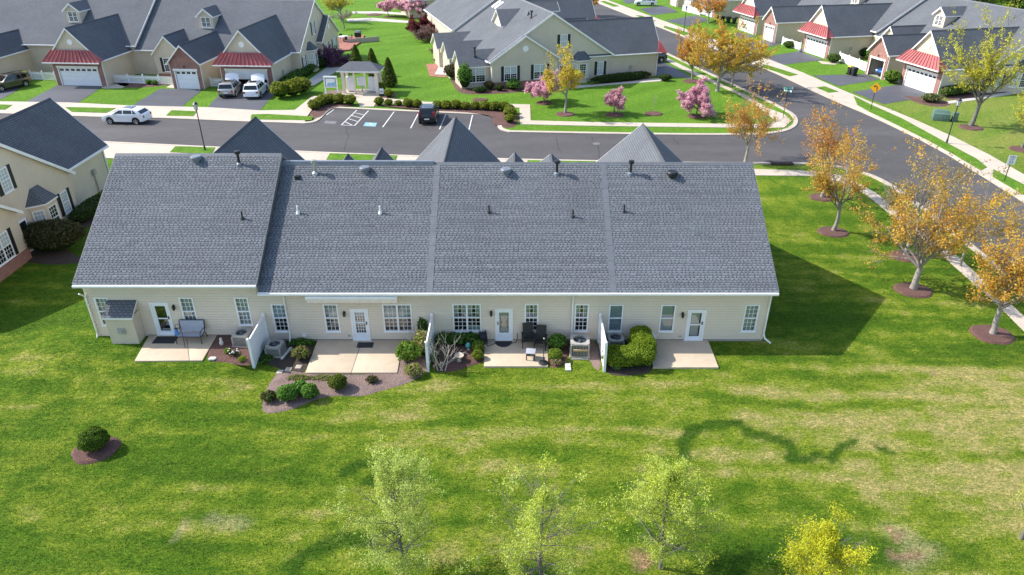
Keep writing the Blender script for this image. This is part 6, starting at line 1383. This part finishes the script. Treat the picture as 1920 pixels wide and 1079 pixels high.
# green utility boxes
x,y=G(1762,225); r=thing('transformer_box','large green utility transformer box on the right lawn','utility box',(x,y,0),R(-20)); b=MB(); b.box(-.8,.8,-.6,.6,0,.75); b.build('cabinet','green_box',r,bevel=.04); b=MB(); b.hexa([(-.8,-.1,.752),(.8,-.1,.752),(.8,.6,.752),(-.8,.6,.752)],[(-.7,.05,1.0),(.7,.05,1.0),(.7,.5,1.0),(-.7,.5,1.0)]); b.build('hood','green_box',r,bevel=.03); b=MB(); b.box(-.02,.02,-.612,-.601,.1,.7); b.box(.3,.38,-.63,-.601,.3,.45); b.build('latch','vent_grey',r)
x,y=G(1788,228); r=thing('utility_pedestal','small dark green utility pedestal beside the transformer box','utility box',(x,y,0),R(-15)); b=MB(); b.box(-.25,.25,-.25,.25,0,.85); b.build('cabinet','green_box',r,bevel=.03); b=MB(); b.box(-.28,.28,-.28,.28,.852,.93); b.build('cap','green_box',r,bevel=.02)
# ------------------------------------------------------------------ things on the back patios
PZ=.10
def aircon(label,px,w_=.72,h=.72,group='air conditioners',z=0):
    r=thing('air_conditioner',label,'air conditioner',(*G(*px,z),z),R(random.uniform(-5,5)),group)
    b=MB(); b.box(-w_/2-.08,w_/2+.08,-w_/2-.08,w_/2+.08,0,.08); b.build('pad','stone_tan',r)
    b=MB(); b.box(-w_/2,w_/2,-w_/2,w_/2,.08,h-.1); b.build('coil','ac_dark',r)
    b=MB()
    for sg in (-1,1):
        for i in range(12):
            x0=-w_/2+.03+(w_-.06)*i/11; b.box(x0-.012,x0+.012,sg*w_/2,sg*(w_/2+.018),.1,h-.1); b.box(sg*w_/2,sg*(w_/2+.018),x0-.0125,x0+.0125,.1,h-.1)
    b.build('louvre','ac_metal',r)
    for sx in (-1,1):
        for sy in (-1,1): b=MB(); x0,y0=sx*(w_/2+.005),sy*(w_/2+.005); b.box(x0-.04,x0+.04,y0-.04,y0+.04,.085,h-.102); b.build('corner_post','ac_metal',r,bevel=.01)
    b=MB(); n=24; o=w_/2+.05; ro_=w_*.40
    for i in range(n):
        a,c=2*math.pi*i/n,2*math.pi*(i+1)/n; sq=lambda t_: o/max(abs(math.cos(t_)),abs(math.sin(t_)))*1.0
        A=lambda t_,rr,z: (rr*math.cos(t_),rr*math.sin(t_),z); qa,qc=min(sq(a),o*1.25),min(sq(c),o*1.25)
        b.face([A(a,ro_,h),A(a,qa,h-.01),A(c,qc,h-.01),A(c,ro_,h)]); b.face([A(a,qa,h-.01),A(a,qa,h-.1),A(c,qc,h-.1),A(c,qc,h-.01)]); b.face([A(a,ro_,h),A(c,ro_,h),A(c,ro_,h-.14),A(a,ro_,h-.14)])
    b.build('top_shroud','ac_metal',r)
    b=MB(); b.lathe([(0,h-.13),(ro_,h-.13)],(0,0,0),20); b.build('fan_well','ac_dark',r)
    b=MB(); b.lathe([(0,h-.03),(.09,h-.04),(.09,h-.10)],(0,0,0),12)
    for i in range(3):
        a=2*math.pi*i/3; d_=Vector((math.cos(a),math.sin(a))); n_=Vector((-d_.y,d_.x)); p0=d_*.07; p1=d_*(ro_-.02); b.face([(*(p0-n_*.05),h-.11),(*(p0+n_*.05),h-.07),(*(p1+n_*.12),h-.06),(*(p1-n_*.10),h-.115)])
    b.build('fan','vent_grey',r)
    b=MB()
    for k in range(5): rr=ro_*(k+1)/5.2; b.path([(rr*math.cos(t_),rr*math.sin(t_),h-.005) for t_ in [2*math.pi*i/16 for i in range(17)]],.004,3)
    b.build('fan_guard','metal_black',r); return r
aircon('beige air conditioner in the first mulch bed left of the white fence',(457,645),z=.36); aircon('air conditioner right of the first white fence beside dark ground cover',(518,663),.72,.62); a3=aircon('large air conditioner with a wooden board on its front by the third patio',(1086,662),.88,.85); aircon('air conditioner half hidden behind the big C shaped hedge',(1153,650),.74,.62)
x,y=a3.location.x,a3.location.y; b=MB(); b.box(x-.36,x+.36,y-.56,y-.50,.46,.56); setp(b.build('wood_board','wood_plank',bevel=.01),'weathered wooden board leaning on the large air conditioner','board')
b=MB()
for i in range(12): b.box(x-.42+i*.07,x-.385+i*.07,y-.66,y-.62,.0,.09)
b.box(x-.44,x+.44,y-.655,y-.625,.02,.05); setp(b.build('bed_edging','stone_white'),'scalloped pale edging strip in front of the large air conditioner','edging')
# bench
x,y=G(356,645,.43); r=thing('bench','grey sling loveseat bench with dark metal frame on the first patio','bench',(x,y+.33,.43),R(0)); b=MB()
W2=.62
b.face([(-W2,-.28,.42),(W2,-.28,.42),(W2,.24,.38),(-W2,.24,.38)]); b.face([(-W2,-.28,.40),(W2,-.28,.40),(W2,.24,.36),(-W2,.24,.36)]); b.face([(-W2,-.28,.40),(W2,-.28,.40),(W2,-.28,.42),(-W2,-.28,.42)]); b.build('seat','sling_grey',r)
b=MB(); b.hexa([(-W2,.24,.42),(W2,.24,.42),(W2,.27,.42),(-W2,.27,.42)],[(-W2,.40,.98),(W2,.40,.98),(W2,.43,.98),(-W2,.43,.98)]); b.build('backrest','sling_grey',r)
for sx in (-W2-.03,W2+.03):
    b=MB(); b.path([(sx,-.36,0),(sx,-.33,.30),(sx,-.34,.55),(sx,-.25,.66),(sx,.0,.68),(sx,.25,.62),(sx,.36,.55)],.022,6); b.path([(sx,.40,0),(sx,.24,.38),(sx,.42,1.0)],.022,6); b.path([(sx,-.31,.40),(sx,.24,.37)],.022,6); b.build('leg','vent_black',r)
b=MB(); b.path([(-W2,.43,1.0),(W2,.43,1.0)],.022,6); b.path([(-W2,-.30,.40),(W2,-.30,.40)],.02,6); b.build('frame_bar','vent_black',r)
# plant hook stand with a blue pail beside the bench
x,y=G(341,648,.43); r=thing('crook_stand','thin black crook stand with blue and white ornament left of the bench','garden stand',(x,y,.43)); b=MB(); P_=[(.28,-.25,0),(.24,-.1,.9),(.2,0,1.2),(.1,0,1.3),(-.05,0,1.26),(-.1,0,1.1)]; b.path(P_,.014,6); b.build('pole','metal_black',r); b=MB(); b.lathe([(.03,.62),(.09,.66),(.10,.92),(.05,.98),(0,1.0)],(-.10,0,.0),10); b.build('ornament','sign_blue',r,smooth=True); b=MB(); b.tube((-.1,0,.98),(-.1,0,1.1),.006,.006,4); b.lathe([(.07,1.0),(.1,1.03),(0,1.06)],(-.1,0,0),8); b.build('hanger','metal_black',r)
# mats
def mat_(label,px,w_,d_,rz=0,half=False,PZ=PZ):
    x,y=G(*px,PZ); b=MB()
    if half: b.prism([(w_/2*math.cos(t_),-d_*math.sin(t_)) for t_ in [math.pi*i/14 for i in range(15)]],0,.018)
    else: b.prism([(-w_/2,-d_/2),(w_/2,-d_/2),(w_/2,d_/2),(-w_/2,d_/2)],0,.018)
    o=b.build('doormat','rubber_dark'); o.location=(x,y,PZ); o.rotation_euler=(0,0,rz); return setp(o,label,'doormat')
mat_('grey rectangular doormat at the first back door',(310,638),1.15,.66,PZ=.43); mat_('small dark doormat on the second patio',(685,647.5),.84,.50); mat_('half round black doormat at the third back door',(944,640.5),.92,.55,0,True)
# wicker chairs, table, umbrella stand
def chair(label,px,rz):
    r=thing('wicker_chair',label,'chair',(*G(*px,PZ),PZ),rz,'dark wicker chairs on the third patio'); w2=.27
    b=MB(); b.hexa([(-w2,-.28,.38),(w2,-.28,.38),(w2,.25,.34),(-w2,.25,.34)],[(-w2,-.28,.42),(w2,-.28,.42),(w2,.25,.38),(-w2,.25,.38)]); b.build('seat','wicker',r,bevel=.01)
    b=MB(); b.hexa([(-w2,.22,.36),(w2,.22,.36),(w2,.27,.36),(-w2,.27,.36)],[(-w2,.42,1.12),(w2,.42,1.12),(w2,.47,1.12),(-w2,.47,1.12)]); b.build('backrest','wicker',r,bevel=.015)
    for sx in (-1,1):
        b=MB(); b.hexa([(sx*.30-.035,-.30,.60),(sx*.30+.035,-.30,.60),(sx*.30+.035,.33,.62),(sx*.30-.035,.33,.62)],[(sx*.30-.035,-.30,.64),(sx*.30+.035,-.30,.64),(sx*.30+.035,.33,.66),(sx*.30-.035,.33,.66)]); b.build('armrest','plastic_black',r)
        for sy in (-.27,.26): b=MB(); b.box(sx*.30-.025,sx*.30+.025,sy-.025,sy+.025,0,.598); b.build('leg','plastic_black',r)
chair('left high backed dark wicker chair by the third back window',(990,648),R(3)); chair('right high backed dark wicker chair beside the umbrella pole',(1013,652),R(-8))
r=thing('side_table','small dark wicker side table in front of the two wicker chairs','table',(*G(995,672,PZ),PZ),R(-6)); b=MB(); b.box(-.24,.24,-.24,.24,.40,.45); b.build('table_top','sling_grey',r,bevel=.01)
b=MB(); b.box(-.22,.22,-.22,.22,.30,.399); b.build('apron','wicker',r)
for sx in (-.2,.2):
    for sy in (-.2,.2): b=MB(); b.box(sx-.025,sx+.025,sy-.025,sy+.025,0,.299); b.build('leg','wicker',r)
r=thing('umbrella_stand','round black umbrella base with bare pole on the third patio','umbrella stand',(*G(1019,681,PZ),PZ)); b=MB(); b.lathe([(.25,0),(.25,.03),(.20,.06),(.06,.08),(.05,.16),(.03,.2)],(0,0,0),20); b.build('base','plastic_black',r,smooth=True); b=MB(); b.tube((0,0,.2),(.0,.0,1.45),.02,.02,8); b.build('pole','metal_black',r); b=MB(); b.lathe([(0,1.44),(.035,1.46),(.035,1.5),(0,1.53)],(0,0,0),8); b.build('finial','stone_white',r)
# hose reel and hose
r=thing('hose_reel','black hose reel against the wall left of the third door','hose reel',(*G(906,645),PZ*.5),R(10))
for sx in (-.16,.16): b=MB(); b.tube((sx-.015,0,.42),(sx+.015,0,.42),.32,.32,18); b.build('wheel_disc','plastic_black',r)
b=MB(); b.tube((-.14,0,.42),(.14,0,.42),.24,.24,16); b.build('coil','rubber_dark',r); b=MB(); b.path([(-.2,-.2,0),(-.2,0,.42),(-.2,.2,0)],.02,5); b.path([(.2,-.2,0),(.2,0,.42),(.2,.2,0)],.02,5); b.build('stand','plastic_black',r); b=MB(); b.tube((.2,0,.42),(.3,0,.42),.015,.015,6); b.tube((.3,0,.3),(.3,0,.45),.012,.012,6); b.build('crank','trim_white',r)
b=MB(); pts=[(*G(908,646),.16),(*G(915,650,PZ),PZ+.02),(*G(928,645,PZ),PZ+.02),(*G(940,643,PZ),PZ+.04),(*G(958,645,PZ),PZ+.02),(*G(968,642,PZ),PZ+.02),(*G(970,641,PZ),PZ+.25),(*G(969.5,640,PZ),PZ+.5)]; b.path([Vector(p) for p in pts],.018,6); setp(b.build('garden_hose','rubber_dark',smooth=True),'dark garden hose trailing across the third door step','hose')
# ornaments
def lathe_thing(name,label,cat,px,prof,mat,n=14,z=.05): b=MB(); b.lathe(prof,(0,0,0),n); o=b.build(name,mat,smooth=True); o.location=(*G(*px,z),z); return setp(o,label,cat)
lathe_thing('white_statue','small white animal figurine in the first mulch bed','statue',(416,646),[(.09,0),(.11,.08),(.08,.2),(.05,.26),(.075,.31),(.06,.38),(0,.42)],'stone_white',z=.42)
b=MB(); b.prism([(-.2,-.12),(.1,-.14),(.2,.0),(.12,.12),(-.14,.12)],0,.07); o=b.build('flat_stone','stone_white',bevel=.02); o.location=(*G(399,674,.4),.42); setp(o,'flat white stone at the lower left of the first mulch bed','stone')
lathe_thing('gazing_ball','turquoise ball ornament in the bed left of the third patio','ornament',(878,656),[(.06,0),(.05,.12),(.13,.2),(.14,.3),(.09,.39),(0,.42)],'turquoise')
r=lathe_thing('bird_bath','low stone bird bath in the bed left of the third patio','bird bath',(861,677),[(.12,0),(.10,.05),(.07,.1),(.08,.26),(.24,.32),(.25,.36),(.2,.34),(0,.32)],'stone_tan')
lathe_thing('flower_pot','red flower pot on the sunroom step of the centre house','flower pot',(836,117),[(.2,0),(.32,.45),(.28,.45),(0,.42)],'red_pot',12,0)
lathe_thing('garden_stone','round grey stone beside the second red roofed garage on the right','stone',(1500,98),[(.3,0),(.34,.2),(.24,.4),(0,.5)],'vent_grey',10,0)
# far terrace furniture beside the end wall of the far left row
x,y=G(645,80); r=thing('terrace_table','dark terrace table with pale top beside the far left row','table',(x,y,.2)); b=MB(); b.lathe([(0,.70),(.75,.70),(.75,.74),(0,.74)],(0,0,0),16); b.build('table_top','sign_white',r); b=MB(); b.tube((0,0,0),(0,0,.70),.05,.05,8); b.lathe([(.35,0),(.3,.04),(0,.06)],(0,0,0),12); b.build('pedestal','metal_black',r)
for i in range(4):
    a=i*math.pi/2+.5; xx,yy=x+1.15*math.cos(a),y+1.15*math.sin(a); r=thing('terrace_chair',('right','back','left','front')[i]+' black metal chair at the far terrace table','chair',(xx,yy,.2),a-math.pi/2,'black chairs round the far terrace table')
    b=MB(); b.box(-.25,.25,-.25,.25,.42,.46); b.build('seat','metal_black',r); b=MB(); b.box(-.25,.25,.22,.25,.461,.95); b.build('backrest','metal_black',r)
    for sx in (-.22,.22):
        for sy in (-.22,.22): b=MB(); b.box(sx-.02,sx+.02,sy-.02,sy+.02,0,.419); b.build('leg','metal_black',r)
x,y=G(672,74); r=thing('grill','black barbecue grill on the far terrace','grill',(x,y,.2)); b=MB(); b.box(-.5,.5,-.3,.3,.15,.85); b.build('cart','metal_black',r); b=MB(); b.hexa([(-.5,-.3,.852),(.5,-.3,.852),(.5,.3,.852),(-.5,.3,.852)],[(-.45,-.1,1.15),(.45,-.1,1.15),(.45,.2,1.15),(-.45,.2,1.15)]); b.build('lid','vent_grey',r,bevel=.04)
b=MB(); b.box(.02,.12,-2.6,2.6,.0,.75); o=b.build('terrace_wall','stone_tan'); o.location=(*G(682,80),0); o.rotation_euler=(0,0,R(-62)); setp(o,'low stone terrace wall beside the far left row','wall')
